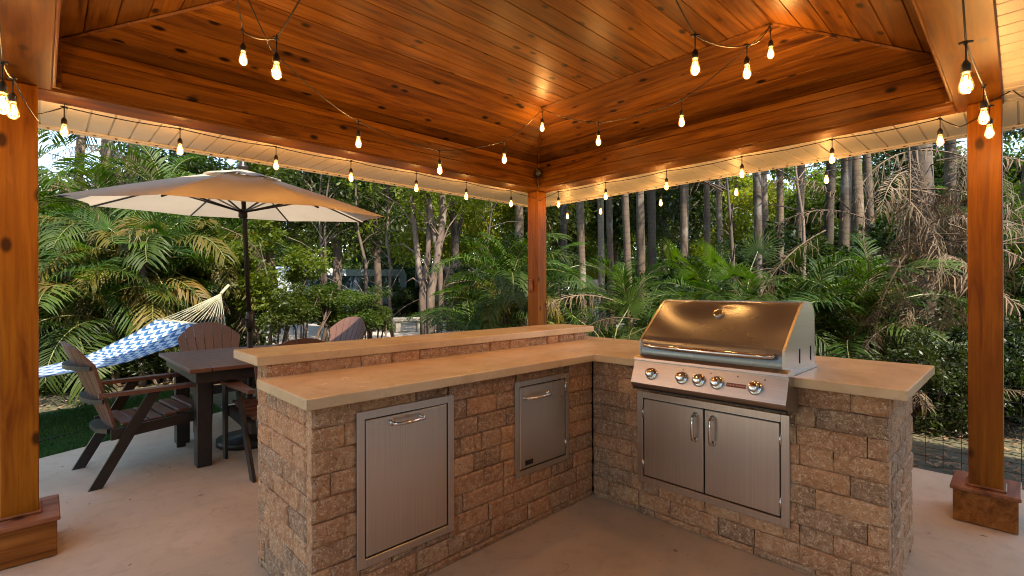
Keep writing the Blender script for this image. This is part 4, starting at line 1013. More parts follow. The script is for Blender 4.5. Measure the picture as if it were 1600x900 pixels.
def fan_mesh(name, R_, nseg, mats, seed, droop=.5, pet=.7):
    r = random.Random(seed); b = MB(); pts = [Vector((0,0,0)), Vector((pet*.5, 0, .06)), Vector((pet, 0, .0))]; b.tube(pts, [.011,.008,.006], 4, mi=1, cap=False); c = pts[-1]
    for i in range(nseg):
        a = RAD(-140+280*(i+.5)/nseg); d = Vector((cos(a), sin(a), .12*cos(2*a)+.05)).normalized(); l = R_*(.78+.22*cos(a))*r.uniform(.9, 1.05); wv = Vector((-sin(a), cos(a), 0)); w = R_*.017
        q1 = c+d*l*.5; q2 = q1+(d+Vector((0,0,-.25*droop))).normalized()*l*.3; q3 = q2+(d+Vector((0,0,-1.3*droop))).normalized()*l*.25
        b.add([c-wv*.003, c+wv*.003, q1+wv*w, q1-wv*w, q2+wv*w*.6, q2-wv*w*.6, q3], [(0,1,2,3), (3,2,4,5), (5,4,6)])
    return b.mesh(name, mats)
FR = {
 'g': [frond_mesh('frond', 1.5, 34, .46, 62, -38, 12, .10, [M['frond'], M['rachis']], 1, .05), frond_mesh('frond', 1.7, 38, .50, 48, -52, 8, .18, [M['frond'], M['rachis']], 2, -.08), frond_mesh('frond', 1.35, 30, .44, 74, 0, 18, .05, [M['frond'], M['rachis']], 3, .1)],
 'y': [frond_mesh('frond', 1.4, 32, .42, 45, -60, 6, .25, [M['frondy'], M['rachis']], 4, .1)],
 'd': [frond_mesh('dead_frond', 1.6, 34, .50, 10, -82, 0, 1.0, [M['dead'], M['dead']], 5, .05, .010), frond_mesh('dead_frond', 1.9, 38, .52, -35, -86, 0, 1.3, [M['dead'], M['dead']], 6, -.1, .009), frond_mesh('dead_frond', 1.5, 30, .45, 25, -40, 0, .7, [M['dead'], M['dead']], 8, .15, .010)],
 'f': [fan_mesh('fan_leaf', .52, 34, [M['frond'], M['rachis']], 9, .6), fan_mesh('fan_leaf', .48, 30, [M['frond'], M['rachis']], 10, .8)],
}
def add_frond(root, kind, org, az, tilt, sc, nm=None):
    me = rnd.choice(FR[kind]); Rm = Matrix.Rotation(az, 4, 'Z') @ Matrix.Rotation(-tilt, 4, 'Y') @ Matrix.Rotation(rnd.uniform(-.35, .35), 4, 'X')
    o = bpy.data.objects.new(me.name.split('.')[0], me); COL.objects.link(o); o.parent = root
    Mw = Matrix.Translation(Vector(org)) @ Rm @ Matrix.Scale(sc, 4); o.matrix_basis = Mw; return o
def palm_clump(px, D, label, hs, nf, kinds='gggy', sc=1.0, lean=.35, spread=.22, cat='palm', z0=-.05, dead=0):
    root = empty('areca_palm', gp(px, D, z0), label=label, cat=cat)
    for h in hs:
        a = rnd.uniform(0, 2*pi); b0 = Vector((cos(a), sin(a), 0))*rnd.uniform(.03, spread); tp = b0*(1+lean*h/ max(spread, .1)*.35) + Vector((0, 0, h))
        b = MB(); b.tube([b0, b0.lerp(tp, .5)+Vector((0, 0, .05)), tp], [.032, .026, .02], 6, cap=False); b.build('cane', M['rachis'] if rnd.random() < .6 else M['palmbark'], root, smooth=True)
        k0 = rnd.uniform(0, 6)
        for i in range(nf):
            az = k0+i*2.399; kd = rnd.choice(kinds); f = i/max(1, nf-1)
            add_frond(root, kd, tp, az, RAD(22-60*f)+rnd.uniform(-.1, .1), sc*rnd.uniform(.8, 1.12))
        for i in range(dead): add_frond(root, 'd', tp-Vector((0, 0, .1)), rnd.uniform(0, 6.3), RAD(-25), sc*rnd.uniform(.6, .95))
    return root
AR = [
 (60, 7.0, 'areca palm clump at the far left against the left post', (1.0, 1.7), 11, 'gggf', 1.0, 1),
 (118, 6.9, 'green areca palm with low drooping fronds right over the hammock cloth', (.75, 1.25), 12, 'ggg', .92, 0),
 (165, 7.6, 'tall areca palm under the left tip of the umbrella', (1.6, 2.2), 12, 'gggy', 1.05, 1),
 (205, 7.1, 'areca palm with broad shiny fronds above the middle of the hammock', (.9, 1.5), 12, 'gggy', .95, 0),
 (262, 7.7, 'areca palm with orange tinted fronds beneath the umbrella canopy', (1.35, 1.9), 12, 'ggyy', 1.0, 1),
 (318, 8.2, 'areca palm between the orange tinted palm and the umbrella pole', (1.2, 1.9), 11, 'gggy', .95, 1),
 (20, 8.4, 'tall green areca palm half hidden by the left post', (2.0, 2.6), 12, 'gggy', 1.15, 1),
 (215, 9.0, 'tallest areca palm rising behind the umbrella canopy at the left', (2.6, 3.0), 12, 'gggd', 1.15, 2),
 (788, 8.2, 'bushy areca palm with yellow tinged fronds left of the far post', (.7, 1.1, 1.35), 12, 'ggyg', .95, 0),
 (735, 7.7, 'low dark areca palm behind the raised bar by the multi stemmed tree', (.35, .65), 11, 'ggg', .75, 0),
 (835, 9.4, 'areca palm directly behind the far post', (.9, 1.3), 10, 'gggg', .9, 0),
 (1012, 7.4, 'low areca palm just left of the grill hood', (.5, .9), 11, 'ggg', .85, 0),
 (1085, 7.2, 'bright areca palm rising over the left end of the grill hood', (.7, 1.0), 10, 'gggg', .8, 0),
 (1160, 6.7, 'dark green palm clump behind the middle of the grill hood', (.5, .8), 10, 'ggg', .8, 0),
 (1235, 6.5, 'palm clump with glossy arching fronds behind the right end of the grill hood', (.5, .85), 10, 'ggg', .82, 0),
 (1300, 6.2, 'low palm with leaning fronds behind the right end of the counter', (.55, .9), 11, 'ggg', .8, 1),
 (1352, 7.4, 'areca palm left of the mass of dead fronds', (.9, 1.2), 10, 'gggd', .85, 1),
 (1560, 7.8, 'green palm seen around the right hand post', (1.2, 2.2), 11, 'ggg', 1.0, 1),
 (1660, 7.0, 'green palm at the right edge beyond the right hand post', (.8, 1.7), 11, 'ggg', 1.0, 1),
]
for px, D, lb, hs, nf, kinds, sc, dd in AR: palm_clump(px, D, lb, hs, nf, kinds, sc, dead=dd)
# fan palms
for px, D, lb, h in ((222, 6.95, 'small fan palm with pale star shaped leaves above the hammock', 1.75), (1168, 6.9, 'fan palm with star shaped leaves behind the grill hood', 1.3), (1105, 8.6, 'taller fan palm among the trunks behind the grill', 1.35), (955, 6.7, 'little fan palm beside the end of the raised bar', .45)):
    root = empty('fan_palm', gp(px, D, -.05), label=lb, cat='palm'); b = MB(); b.tube([(0,0,0), (.02,.02,h)], [.05, .035], 7); b.build('trunk', M['palmbark'], root, smooth=True)
    for i in range(11):
        add_frond(root, 'f', (.02, .02, h), i*2.399, RAD(55-95*i/10), rnd.uniform(.85, 1.15))
# standing palms: trunk, crown of fronds above
def tall_palm(px, D, wpx, lb, H=7.0, lean=(0, 0), nf=10, skirt=0, zs=0, ncr='g', mat='palmbark', px2=None):
    if 'sunlit pale' in lb and 'close' not in lb: mat = 'sunlitbark'
    root = empty('palm_tree', gp(px, D, -.05), label=lb, cat='palm tree'); r = wpx*D/763/2*.9; n = 12; pts = []; lean = (lean[0]+rnd.uniform(-.25, .25), lean[1]+rnd.uniform(-.25, .25))
    for i in range(n+1):
        f = i/n; pts.append(Vector((lean[0]*f*H*.1+.09*sin(f*4+px)*f**.5, lean[1]*f*H*.1+.09*cos(f*3.3+px*1.7)*f**.5, f*H)))
    b = MB(); b.tube(pts, [r*(1.35 if i == 0 else (1.1-.25*i/n))*(1+.05*sin(i*2.3+px)) for i in range(n+1)], 10); b.build('trunk', M[mat], root, smooth=True)
    tp = pts[-1]
    for i in range(nf): add_frond(root, ncr, tp, i*2.399, RAD(25-70*i/nf), rnd.uniform(1.3, 1.7))
    for i in range(skirt): add_frond(root, 'd', pts[min(n, int(zs/H*n)+1)]*1.0+Vector((0, 0, rnd.uniform(-.3, .5))), rnd.uniform(0, 6.3), RAD(rnd.uniform(-50, 5)), rnd.uniform(.7, 1.15))
    return root
TP = [
 (913, 10.5, 13, 'straight dark palm trunk first to the right of the far post', (0, 0)), (941, 12.5, 11, 'sunlit pale palm trunk between the first and third trunks right of the far post', (.1, 0)),
 (957, 12.0, 11, 'grey palm trunk close beside the sunlit pale one', (-.1, 0)), (982, 8.6, 12, 'brown palm trunk rising straight behind the corner of the counter', (0, 0)),
 (1003, 9.6, 14, 'leaning grey palm trunk left of the grill hood', (-.35, .1)), (1024, 10.6, 14, 'second leaning grey palm trunk left of the grill hood', (-.45, .2)),
 (1066, 10.0, 14, 'palm trunk with a pale bright edge above the left end of the grill hood', (0, 0)), (1100, 13.0, 11, 'thin palm trunk above the thermometer of the grill', (.1, -.1)),
 (1181, 8.8, 16, 'thick brown palm trunk above the right half of the grill hood', (0, 0)), (1196, 9.4, 13, 'palm trunk tight behind the thick brown one', (.1, 0)),
 (1246, 9.2, 12, 'slender palm trunk right of the grill hood', (0, .1)), (1297, 10.2, 15, 'palm trunk below the fourth bulb of the right beam', (0, 0)), (1313, 8.8, 17, 'stout palm trunk beside the one below the fourth bulb', (.05, 0)),
 (1340, 10.8, 20, 'widest grey palm trunk left of the dead fronds', (-.15, .1)), (1362, 9.6, 13, 'mottled palm trunk leaning left of the dead fronds', (.3, -.1)), (1432, 8.0, 16, 'palm trunk hidden in the mass of dead fronds', (0, 0)),
 (1130, 14.5, 10, 'distant palm trunk in the gap above the grill hood', (0, 0)), (1220, 13.5, 12, 'distant palm trunk in the gap right of the two thick ones', (.1, .1)), (1480, 11.5, 18, 'grey palm trunk just left of the right hand post', (0, 0)),
 (880, 13.5, 12, 'far palm trunk close to the far post', (0, 0)), (820, 11.5, 15, 'grey palm trunk just left of the far post', (.05, .05)), (1600, 10.5, 18, 'palm trunk past the right hand post', (0, 0)),
]
for px, D, w_, lb, ln in TP: tall_palm(px, D, w_, lb, H=rnd.uniform(6, 8), lean=ln, nf=9)
# skirted palms at the upper left
tall_palm(172, 11.0, 19, 'palm with a shaggy grey skirt of dead fronds above the umbrella', H=5.6, skirt=16, zs=4.1, nf=10, ncr='g')
tall_palm(205, 12.0, 17, 'second shaggy palm right of the first above the umbrella', H=6.2, skirt=14, zs=4.6, nf=10)
tall_palm(128, 12.0, 15, 'shaggy palm nearest the open sky at the upper left', H=5.4, skirt=12, zs=3.9, nf=9)
tall_palm(232, 14.0, 16, 'third shaggy palm behind the top of the umbrella', H=6.6, skirt=8, zs=5, nf=9)
# great mass of dead fronds at the right
root = empty('dead_palm', gp(1440, 6.3, -.05), label='large palm smothered in hanging dry grey brown fronds at the right', cat='palm tree')
b = MB(); b.tube([(0,0,0), (.05,-.05,1.6), (0,0,3.7)], [.14,.11,.10], 9); b.build('trunk', M['palmbark'], root, smooth=True)
base = Vector(root.location)
for q in range(38):
    px = rnd.choice((1375, 1405, 1425, 1450, 1475, 1500)) + rnd.uniform(-14, 14); py = rnd.uniform(225, 420); D = rnd.uniform(5.2, 6.2); p = at(px, py, D)-base
    add_frond(root, 'd', p, rnd.uniform(0, 6.3), RAD(rnd.uniform(-65, 5)), rnd.uniform(.6, 1.05))
for q in range(14):
    px = rnd.uniform(1380, 1500); py = rnd.uniform(400, 560); D = rnd.uniform(5.3, 6.2); add_frond(root, 'd', at(px, py, D)-base, rnd.uniform(0, 6.3), RAD(rnd.uniform(-60, 0)), rnd.uniform(.4, .75))
for q in range(16):
    px = rnd.uniform(1385, 1510); py = rnd.uniform(520, 640); D = rnd.uniform(4.6, 5.3); add_frond(root, 'd', at(px, py, D)-base, rnd.uniform(0, 6.3), RAD(rnd.uniform(-50, 20)), rnd.uniform(.25, .45))
for px, py, az in ((1330, 330, 2.4), (1360, 345, 2.2), (1290, 360, 2.6), (1130, 300, 2.2), (1560, 380, -1), (1585, 330, -.5), (1400, 250, 2.5)):
    add_frond(root, 'd', at(px, py, 6.3)-base, az, RAD(rnd.uniform(-10, 20)), rnd.uniform(.8, 1.1))
# loose dead fronds hanging in the left palms and lying at the counter's far side
for (px, py, D, az, tl, sc, lb) in ((155, 335, 6.9, .5, -60, .55, 'small grey dead frond hanging below the left tip of the umbrella'), (345, 355, 7.0, .2, -40, .6, 'grey dead frond hanging below the umbrella left of its pole'), (95, 395, 6.6, -1.0, -70, .75, 'long stringy dead frond hanging beside the left post'),
        (92, 480, 6.5, .3, -75, .7, 'lower stringy dead frond beside the left post'), (300, 470, 7.2, -.6, -30, .6, 'thin dead frond hanging toward the hammock ropes'), (960, 470, 7.0, 2.6, -8, .9, 'dry fallen frond lying across the shrubs left of the grill'), (1000, 500, 6.8, 2.2, 0, .8, 'second dry frond lying against the corner of the counter')):
    r0 = empty('fallen_frond', at(px, py, D), label=lb, cat='dead frond'); add_frond(r0, 'd', (0, 0, 0), az, RAD(tl), sc)

# broadleaf leaf clouds (numpy)
def cloud(name, n_leaf, size, clumps, mat, seed, ell=(1, 1, 1), shell=.55, asp=.42, fold=True):
    g = np.random.default_rng(seed)
    cc = g.normal(size=(clumps, 3)); cc /= np.linalg.norm(cc, axis=1)[:, None]; cc *= (shell+(1-shell)*g.random((clumps, 1)))*1.0
    cr = g.uniform(.12, .30, clumps)
    k = g.integers(0, clumps, n_leaf); d = g.normal(size=(n_leaf, 3)); d /= np.linalg.norm(d, axis=1)[:, None]
    p = cc[k]+d*(cr[k]*g.random(n_leaf)**.4)[:, None]; p *= np.array(ell)
    t1 = g.normal(size=(n_leaf, 3))+d*.8; t1[:, 2] -= .25; t1 /= np.linalg.norm(t1, axis=1)[:, None]
    nn = g.normal(size=(n_leaf, 3))*.7+np.array([0, 0, .8]); t2 = np.cross(nn, t1); t2 /= np.linalg.norm(t2, axis=1)[:, None]+1e-9
    s = size*g.uniform(.6, 1.25, n_leaf)[:, None]
    v = np.empty((n_leaf, 4, 3)); v[:, 0] = p; v[:, 1] = p+t1*s*.5+t2*s*asp*.5; v[:, 2] = p+t1*s; v[:, 3] = p+t1*s*.5-t2*s*asp*.5
    me = bpy.data.meshes.new(name); me.vertices.add(n_leaf*4); me.vertices.foreach_set('co', v.ravel()); me.loops.add(n_leaf*4); me.polygons.add(n_leaf)
    me.loops.foreach_set('vertex_index', np.arange(n_leaf*4)); me.polygons.foreach_set('loop_start', np.arange(0, n_leaf*4, 4)); me.materials.append(mat); me.update(calc_edges=True); me.validate(); return me
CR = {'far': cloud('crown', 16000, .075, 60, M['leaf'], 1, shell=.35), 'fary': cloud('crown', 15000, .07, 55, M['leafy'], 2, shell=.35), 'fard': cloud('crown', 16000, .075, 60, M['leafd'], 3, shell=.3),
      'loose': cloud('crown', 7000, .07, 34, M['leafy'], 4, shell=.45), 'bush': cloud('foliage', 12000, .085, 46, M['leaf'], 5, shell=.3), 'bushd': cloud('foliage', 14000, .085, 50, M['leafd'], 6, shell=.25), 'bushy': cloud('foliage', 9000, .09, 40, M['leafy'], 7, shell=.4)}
def tree(px, D, H, R_, kind, lb, group=None, zc=None, wpx=None, mat='bark', ell=(1, 1, 1), limbs=6, z0=-.05):
    root = empty('tree', gp(px, D, z0), label=lb, cat='tree', group=group); r = (wpx or 9)*D/763/2 if wpx else .13; zc = zc or H-R_*.9*ell[2]
    b = MB(); tp = Vector((rnd.uniform(-.3, .3), rnd.uniform(-.3, .3), zc)); b.tube([(0,0,0), tp*.4+Vector((rnd.uniform(-.1, .1), 0, 0)), tp*.75, tp], [r*1.3, r, r*.8, r*.5], 8)
    for i in range(limbs):
        a = i*2.4+rnd.random(); f = rnd.uniform(.45, .95); s_ = tp*f; e_ = tp+Vector((cos(a)*R_*.75, sin(a)*R_*.75, rnd.uniform(-.2, .6)*R_)); b.tube([s_, s_.lerp(e_, .5)+Vector((0, 0, .15*R_)), e_], [r*.5, r*.3, r*.1], 5)
    b.build('trunk', M[mat], root, smooth=True)
    o = link('crown', CR[kind], root, loc=(tp.x, tp.y, zc), rot=(0, 0, rnd.uniform(0, 6.3)), scale=(R_*ell[0], R_*ell[1], R_*ell[2])); return root
# far woods: one ring, all round
for i in range(30):
    px = -1000+i*115+rnd.uniform(-30, 30); D = rnd.uniform(30, 38); H = rnd.uniform(9, 12)
    if 20 < px < 170: H = 5.2
    tree(px, D, H, rnd.uniform(4.2, 5.2), rnd.choice(('far', 'fary', 'fard', 'far')), 'tall leafy tree in the far woods beyond the driveway and lawn', group='trees of the far woods', ell=(1, 1, 1.0))
for i in range(26):
    px = -300+i*85+rnd.uniform(-20, 20); D = rnd.uniform(25, 29); b_ = empty('shrub', gp(px, D, -.05), label='rounded bush at the edge of the far woods', cat='shrub', group='bushes at the edge of the far woods')
    link('foliage', CR['bushd' if i % 2 else 'bush'], b_, loc=(0, 0, 1.6), rot=(0, 0, rnd.uniform(0, 6)), scale=(2.9, 2.6, 2.4))
for i in range(26):
    b_ = empty('shrub', gp(-250+i*82+rnd.uniform(-20, 20), rnd.uniform(38, 44), -.05), label='tall dense bush closing the horizon behind the far woods', cat='shrub', group='bushes closing the horizon')
    link('foliage', CR['bushd' if i % 3 else 'bush'], b_, loc=(0, 0, 2.2), rot=(0, 0, rnd.uniform(0, 6)), scale=(4.6, 4.0, 3.6))
for i, (x, y) in enumerate(((-13, -14), (-17, -7), (-16, 1), (-18, 8), (-14, 15), (-9, 22), (-21, 3), (-20, -12))):  # out-of-view trees, added for shade and for the steel to reflect
    b_ = empty('tree', (x, y, -.05), label='unseen leafy tree added on the open side for shade and reflections', cat='tree', group='unseen trees added on the open side for shade and reflections'); q = MB(); q.tube([(0,0,0), (.1,0,2), (0,0,4)], [.2,.16,.1], 8); q.build('trunk', M['bark'], b_, smooth=True)
    link('crown', CR['far' if i % 2 else 'fary'], b_, loc=(0, 0, 4.6), rot=(0, 0, i), scale=(3.6, 3.6, 3.2))
BT = [
 (76, 15, 4.7, 1.5, 'far', 'small leafy tree with sky behind it at the upper left'), (120, 16, 5.0, 1.7, 'fary', 'yellow green leafy tree beside the shaggy palms'),
 (330, 13, 5.4, 1.9, 'far', 'dark leafy tree above the top of the umbrella'), (430, 15, 6.3, 2.2, 'fary', 'bright leafy tree right of the umbrella finial'), (520, 13, 5.8, 1.9, 'fard', 'dark leafy tree above the right tip of the umbrella'),
 (592, 18, 7.4, 2.6, 'fary', 'yellow green tree left of the multi stemmed tree'), (655, 22, 8.5, 3.2, 'fary', 'sunlit tree behind the multi stemmed tree'), (765, 20, 8.0, 3.0, 'fary', 'glowing yellow green tree between the multi stemmed tree and the far post'), (715, 16, 6.8, 1.8, 'loose', 'thin leaved tree right of the multi stemmed tree'),
 (870, 19, 7.5, 2.6, 'far', 'leafy tree right behind the far post'), (1040, 18, 7.2, 2.5, 'fard', 'dark leafy tree among the trunks above the grill'), (1150, 20, 6.4, 2.7, 'fary', 'yellow green tree filling the gap between the palm trunks'), (1270, 17, 5.6, 2.2, 'far', 'leafy tree behind the thin trunks right of the grill'),
 (1400, 16, 6.4, 2.4, 'fard', 'dark leafy tree behind the dead fronds'), (1530, 15, 6.0, 2.2, 'far', 'leafy tree behind the right hand post'), (1640, 14, 6.0, 2.4, 'far', 'leafy tree at the right edge of the view'), (255, 15, 5.6, 2.0, 'fard', 'dark tree behind the third shaggy palm'), (960, 21, 7.5, 2.8, 'fary', 'bright tree behind the sunlit pale trunk'),
]
for px, D, H, R_, kd, lb in BT: tree(px, D, H, R_, kd, lb)
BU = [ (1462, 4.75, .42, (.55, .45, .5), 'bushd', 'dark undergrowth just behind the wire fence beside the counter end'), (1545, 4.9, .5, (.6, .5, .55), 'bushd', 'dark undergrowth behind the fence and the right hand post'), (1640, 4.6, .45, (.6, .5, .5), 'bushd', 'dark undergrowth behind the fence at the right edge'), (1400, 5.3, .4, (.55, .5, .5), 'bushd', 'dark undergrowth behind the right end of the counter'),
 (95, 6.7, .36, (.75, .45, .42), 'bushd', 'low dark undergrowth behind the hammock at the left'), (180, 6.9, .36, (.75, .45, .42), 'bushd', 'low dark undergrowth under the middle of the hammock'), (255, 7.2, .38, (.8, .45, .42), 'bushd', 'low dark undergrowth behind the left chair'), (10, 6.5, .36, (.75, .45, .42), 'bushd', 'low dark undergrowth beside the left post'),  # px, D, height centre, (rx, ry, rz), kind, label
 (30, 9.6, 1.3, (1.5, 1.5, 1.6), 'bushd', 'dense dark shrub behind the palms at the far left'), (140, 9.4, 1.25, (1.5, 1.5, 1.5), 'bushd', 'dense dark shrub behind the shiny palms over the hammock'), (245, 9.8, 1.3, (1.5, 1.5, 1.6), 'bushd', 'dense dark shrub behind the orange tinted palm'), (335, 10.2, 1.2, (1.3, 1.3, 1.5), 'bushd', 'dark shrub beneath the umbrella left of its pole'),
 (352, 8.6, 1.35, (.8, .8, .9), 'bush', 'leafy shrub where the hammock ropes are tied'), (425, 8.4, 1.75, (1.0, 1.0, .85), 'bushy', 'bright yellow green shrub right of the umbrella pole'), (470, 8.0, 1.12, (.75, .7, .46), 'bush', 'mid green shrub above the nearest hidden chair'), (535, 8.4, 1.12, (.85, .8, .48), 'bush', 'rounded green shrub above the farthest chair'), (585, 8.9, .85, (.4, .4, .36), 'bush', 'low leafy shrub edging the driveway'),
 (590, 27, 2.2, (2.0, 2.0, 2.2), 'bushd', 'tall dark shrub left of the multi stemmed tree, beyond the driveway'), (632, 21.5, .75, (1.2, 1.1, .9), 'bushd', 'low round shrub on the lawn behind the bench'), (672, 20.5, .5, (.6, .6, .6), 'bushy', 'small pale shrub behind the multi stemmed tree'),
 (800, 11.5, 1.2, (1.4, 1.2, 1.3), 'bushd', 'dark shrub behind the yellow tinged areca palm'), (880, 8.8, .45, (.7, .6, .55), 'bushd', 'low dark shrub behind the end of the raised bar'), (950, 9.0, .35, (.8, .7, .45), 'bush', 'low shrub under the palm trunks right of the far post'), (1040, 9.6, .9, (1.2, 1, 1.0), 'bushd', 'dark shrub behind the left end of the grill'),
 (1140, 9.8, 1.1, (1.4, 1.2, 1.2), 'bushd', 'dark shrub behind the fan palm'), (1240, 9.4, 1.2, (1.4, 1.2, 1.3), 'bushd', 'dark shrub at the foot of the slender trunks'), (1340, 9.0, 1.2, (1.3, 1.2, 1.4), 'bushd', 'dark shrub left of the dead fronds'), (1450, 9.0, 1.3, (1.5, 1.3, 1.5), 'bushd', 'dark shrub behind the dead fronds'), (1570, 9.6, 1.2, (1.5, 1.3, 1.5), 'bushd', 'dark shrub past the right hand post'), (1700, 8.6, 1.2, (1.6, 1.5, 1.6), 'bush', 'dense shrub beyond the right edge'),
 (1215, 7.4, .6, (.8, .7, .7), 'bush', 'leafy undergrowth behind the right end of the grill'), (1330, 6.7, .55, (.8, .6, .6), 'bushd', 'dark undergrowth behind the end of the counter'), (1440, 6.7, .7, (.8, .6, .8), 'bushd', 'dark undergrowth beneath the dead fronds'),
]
for px, D, zc, rr, kd, lb in BU:
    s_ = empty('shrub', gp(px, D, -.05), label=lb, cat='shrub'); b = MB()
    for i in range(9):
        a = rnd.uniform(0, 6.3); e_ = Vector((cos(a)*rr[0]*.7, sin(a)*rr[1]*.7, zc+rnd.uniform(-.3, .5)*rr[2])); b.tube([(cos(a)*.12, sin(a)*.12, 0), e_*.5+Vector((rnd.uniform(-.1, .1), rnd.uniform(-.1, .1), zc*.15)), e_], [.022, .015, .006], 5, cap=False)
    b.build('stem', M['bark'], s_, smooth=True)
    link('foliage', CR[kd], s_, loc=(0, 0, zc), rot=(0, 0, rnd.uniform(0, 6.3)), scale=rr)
# multi-stemmed tree behind the bar
ms = empty('tree', gp(678, 9.2, -.05), label='slender multi stemmed tree with pinkish grey bark behind the raised bar', cat='tree'); MS0 = Vector(ms.location)
for pth, w0 in ((((668, 530), (666, 470), (655, 420), (648, 350), (640, 280), (632, 200)), 13), (((672, 530), (672, 460), (684, 400), (692, 340), (690, 270), (694, 190)), 16), (((684, 530), (690, 470), (688, 420), (676, 360), (668, 290), (662, 200)), 11), (((664, 530), (660, 460), (668, 400), (672, 330), (655, 260), (650, 190)), 12)):
    b = MB(); pp = [at(x+rnd.uniform(-1, 1), y, 9.2+.15*rnd.random())-MS0 for x, y in pth]; pp[0].z = 0; b.tube(pp, [w0*9.2/763/2*.8*(1.15-.11*i) for i in range(6)], 8)
    for k in range(7):
        i = rnd.randrange(1, 5); s_ = pp[i].lerp(pp[i+1], rnd.random()); e_ = s_+RT*rnd.uniform(-1.1, 1.1)+FW*rnd.uniform(-.5, .5)+Vector((0, 0, rnd.uniform(-.1, .9))); b.tube([s_, s_.lerp(e_, .5)+Vector((0, 0, .12)), e_], [.022, .014, .005], 5, cap=False)
    b.build('trunk', M['bark'], ms, smooth=True)
link('crown', CR['loose'], ms, loc=(0, 0, 4.1), scale=(1.7, 1.7, 1.5))
# thin bare saplings
for px, D, lb in ((497, 9.6, 'thin bare sapling left of the parked white car'), (508, 10.2, 'second thin bare sapling in front of the white car'), (577, 9.8, 'thin bare sapling right of the farthest chair'), (618, 10.5, 'thin sapling with few yellow leaves left of the multi stemmed tree'), (760, 11.0, 'thin bare sapling between the multi stemmed tree and the far post'), (1125, 8.0, 'thin dark sapling behind the grill hood'), (1270, 8.2, 'thin dark sapling right of the slender trunk')):
    root = empty('sapling', gp(px, D, -.05), label=lb, cat='tree'); b = MB(); p = Vector((0, 0, 0)); pts = [p.copy()]
    for i in range(7): p = p+Vector((rnd.gauss(0, .06), rnd.gauss(0, .06), .62)); pts.append(p.copy())
    b.tube(pts, [.045-.005*i for i in range(8)], 6)
    for k in range(16):
        i = rnd.randrange(1, 7); s_ = pts[i].lerp(pts[i+1], rnd.random()); a = rnd.uniform(0, 6.3); l = rnd.uniform(.3, .9); e_ = s_+Vector((cos(a)*l, sin(a)*l, rnd.uniform(.1, .6))); b.tube([s_, s_.lerp(e_, .5)+Vector((0, 0, .05)), e_], [.014, .009, .003], 4, cap=False)
    b.build('trunk', M['bark'], root, smooth=True); 
    if px < 1000: link('crown', CR['loose'], root, loc=(0, 0, 4.3), scale=(.6, .6, .5))
# clipped forked stump, sunlit post, bench, planter by the driveway
st = empty('tree_stump', gp(703, 15.5, -.05), label='grey T-shaped pruned tree trunk at the edge of the driveway', cat='tree'); b = MB(); b.tube([(0,0,0), (0,0,1.1), (0,0,2.0)], [.13,.11,.13], 9); b.tube([Vector((0,0,1.95)), RT*.35+Vector((0,0,2.2))], [.1,.09], 8); b.tube([Vector((0,0,1.95)), -RT*.42+Vector((0,0,2.15))], [.1,.07], 8); b.build('trunk', M['bark'], st, smooth=True)
be = empty('bench', gp(638, 15.2, -.03), -.4, label='low weathered grey stone bench on the driveway behind the bar', cat='bench'); M['grey'] = mat_plain('weathered_grey_stone', (.30,.26,.21), .85, nscale=9, namt=.35, bumpv=.4)
b = MB(); b.box((-.48, -.2, .33), (.48, .2, .46), bev=.03); b.build('seat', M['grey'], be)
for x in (-.33, .33): b = MB(); b.box((x-.08, -.15, 0), (x+.08, .15, .33), bev=.02); b.build('leg', M['grey'], be)
pt = empty('planter', gp(930, 19, -.03), label='tall grey planter with golden foliage beyond the sunlit trunk', cat='planter'); b = MB(); b.lathe([(.16, 0), (.22, .1), (.28, 1.5), (.34, 1.6), (.34, 1.68), (.26, 1.68)], n=14); b.build('pot', M['grey'], pt, smooth=True); link('foliage', CR['bushy'], pt, loc=(0, 0, 2.0), scale=.42)
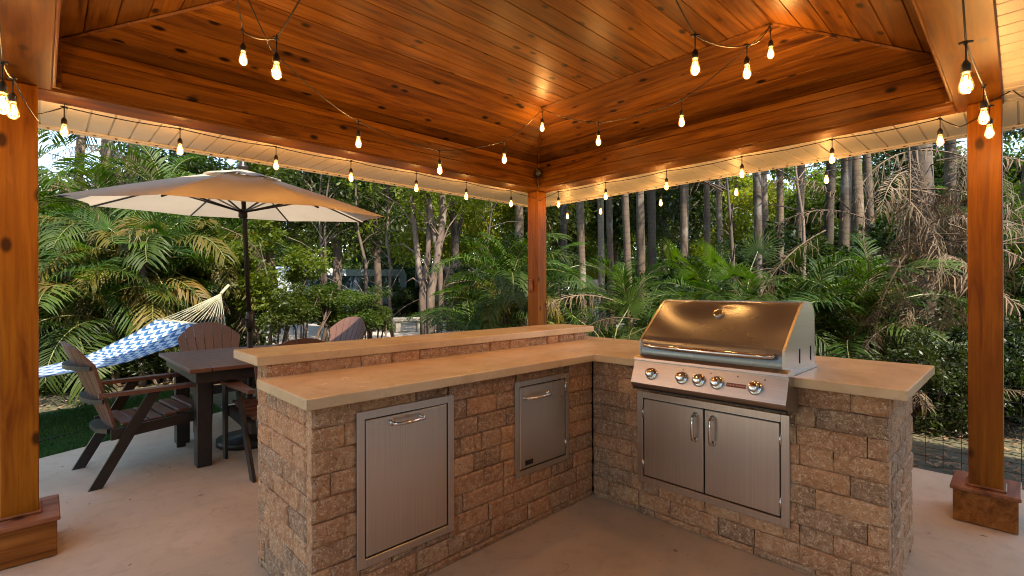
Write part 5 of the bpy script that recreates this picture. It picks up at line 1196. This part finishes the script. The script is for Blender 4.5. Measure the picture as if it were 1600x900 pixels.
# parked cars, mostly hidden by shrubs
M['whitepaint'] = mat_plain('white_car_paint', (.62,.66,.70), .25); M['darkpaint'] = mat_plain('black_car_paint', (.012,.013,.016), .2); M['carglass'] = mat_plain('car_glass', (.02,.035,.04), .05, spec=1); M['tyre'] = mat_plain('tyre_rubber', (.02,.02,.02), .8)
M['greypaint'] = mat_plain('grey_green_car_paint', (.16,.19,.18), .25)
def car(px, D, rz, mat, lb, L=4.6, W_=1.8, H=1.5, van=False):
    root = empty('parked_car', gp(px, D, -.03), rz, label=lb, cat='car' if not van else 'van')
    if van: side = [(-2.4,.35),(2.35,.35),(2.42,.9),(2.3,1.15),(1.55,2.05),(1.3,2.25),(-2.3,2.3),(-2.42,2.0)]; win = [(-2.0,1.25),(1.75,1.25),(1.35,1.95),(-2.0,1.98)]
    else: side = [(-2.25,.35),(2.2,.35),(2.25,.75),(2.0,.92),(1.1,1.02),(.45,1.42),(.1,1.48),(-1.3,1.48),(-1.9,1.05),(-2.25,.95)]; win = [(-1.65,1.05),(.95,1.05),(.35,1.38),(-1.25,1.41)]
    s_ = 1.0
    b = MB(); ys = [(-W_/2, .93), (-W_/2+.08, 1), (W_/2-.08, 1), (W_/2, .93)]; n_ = len(side); vs = []
    for y, sc in ys:
        for (x, z) in side: vs.append((x*(.985 if sc < 1 else 1), y*(1-.10*max(0, z-1)/.6), z))
    fs = [(i*n_+k, i*n_+(k+1) % n_, (i+1)*n_+(k+1) % n_, (i+1)*n_+k) for i in range(3) for k in range(n_)]+[tuple(range(n_)), tuple(3*n_+k for k in range(n_))[::-1]]
    b.add(vs, fs); b.build('body', mat, root)
    for s in (-1, 1):
        b = MB(); b.prism(win, s*(W_/2-.07), s*(W_/2+.006), lambda a, z, h: (a, h*(1-.10*max(0, z-1)/.6), z)); b.build('side_window', M['carglass'], root)
    fr_ = [p for p in side if p[0] > 0]; 
    a, c = ((1.55,2.03),(2.28,1.17)) if van else ((.47,1.40),(1.08,1.04))
    b = MB(); b.add([(a[0]+.02,-W_*.40,a[1]),(a[0]+.02,W_*.40,a[1]),(c[0]+.02,W_*.44,c[1]),(c[0]+.02,-W_*.44,c[1])], [(0,1,2,3)]); b.build('windscreen', M['carglass'], root)
    for x in (-1.4, 1.4):
        for s in (-1, 1): b = MB(); b.tube([(x, s*(W_/2-.2), .33), (x, s*(W_/2+.01), .33)], .33, 18); w2 = b.build('wheel', M['tyre'], root); b = MB(); b.tube([(x, s*(W_/2-.01), .33), (x, s*(W_/2+.018), .33)], .19, 14); b.build('rim', M['chrome'], w2)
    return root
car(508, 22.5, RAD(20), M['whitepaint'], 'white car parked behind the shrubs right of the umbrella', van=True)
car(552, 23.5, RAD(160), M['greypaint'], 'grey green car parked right of the white one', van=True)
car(722, 22.5, RAD(25), M['darkpaint'], 'black van with a bright reflecting roof behind the multi stemmed tree', van=True)
# leaf litter
M['litter'] = mat_leaf('dry_brown_leaves', (.14,.085,.045), (.26,.18,.10), .1, .8, .03)
b = MB()
for i in range(9000):
    if i % 3: x, y = 4.62+abs(rnd.gauss(0, 1.6)), rnd.uniform(-3, 8)
    else: x, y = rnd.uniform(-4, 6), 7.4+abs(rnd.gauss(0, 1.8))
    if x < 4.6 and y < 7.4: continue
    a = rnd.uniform(0, 6.3); l = rnd.uniform(.03, .11); w_ = rnd.uniform(.006, .02); z = -.05+rnd.random()*.03; dx, dy = cos(a), sin(a)
    b.add([(x, y, z), (x+dx*l*.5-dy*w_, y+dy*l*.5+dx*w_, z+.012), (x+dx*l, y+dy*l, z+rnd.uniform(0, .02)), (x+dx*l*.5+dy*w_, y+dy*l*.5-dx*w_, z+.01)], [(0,1,2,3)])
b.build('leaf_litter', M['litter'], fixn=False, label='brown dry leaves scattered over the soil around the patio', cat='leaf litter', kind='stuff')
b = MB()
for i in range(90):
    x, y = (rnd.uniform(2.5, 4.5), rnd.uniform(-1.5, .2)) if i % 2 else (rnd.uniform(-1.5, 1.0), rnd.uniform(3.4, 5.2))
    a = rnd.uniform(0, 6.3); l = rnd.uniform(.008, .03); w_ = l*.25; z = .002
    b.add([(x, y, z), (x+cos(a)*l-sin(a)*w_, y+sin(a)*l+cos(a)*w_, z+.003), (x+cos(a)*l*2, y+sin(a)*l*2, z)], [(0,1,2)])
b.build('leaf_debris', M['litter'], fixn=False, label='tiny bits of dry leaf on the concrete patio', cat='leaf debris', kind='stuff')
# twigs and roots on the soil by the right hand post
b = MB()
for i in range(140):
    px = rnd.uniform(1380, 1680); D = rnd.uniform(4.9, 6.6); p = gp(px, D, rnd.uniform(-.03, .35)); pts = [p]; a = rnd.uniform(0, 6.3)
    for k in range(5): a += rnd.gauss(0, .6); p = p+Vector((cos(a)*.12, sin(a)*.12, rnd.gauss(0, .05))); p.z = max(-.04, p.z); pts.append(p)
    if min(q.x for q in pts) < 4.85: continue
    b.tube(pts, [.007,.006,.005,.005,.004,.002], 4, cap=False)
b.build('dry_twigs', M['dead'], label='tangle of dry grey twigs on the soil behind the right hand post', cat='twigs', kind='stuff', smooth=True)

# dark hose on the turf
b = MB(); b.tube([gp(x, D, .0) for x, D in ((30, 4.15), (63, 4.27), (120, 4.55), (190, 4.98), (240, 5.3), (300, 5.6))], .008, 6)
o = b.build('garden_hose', M['darkpoly'], smooth=True, label='thin dark hose lying across the strip of turf at the left', cat='hose')
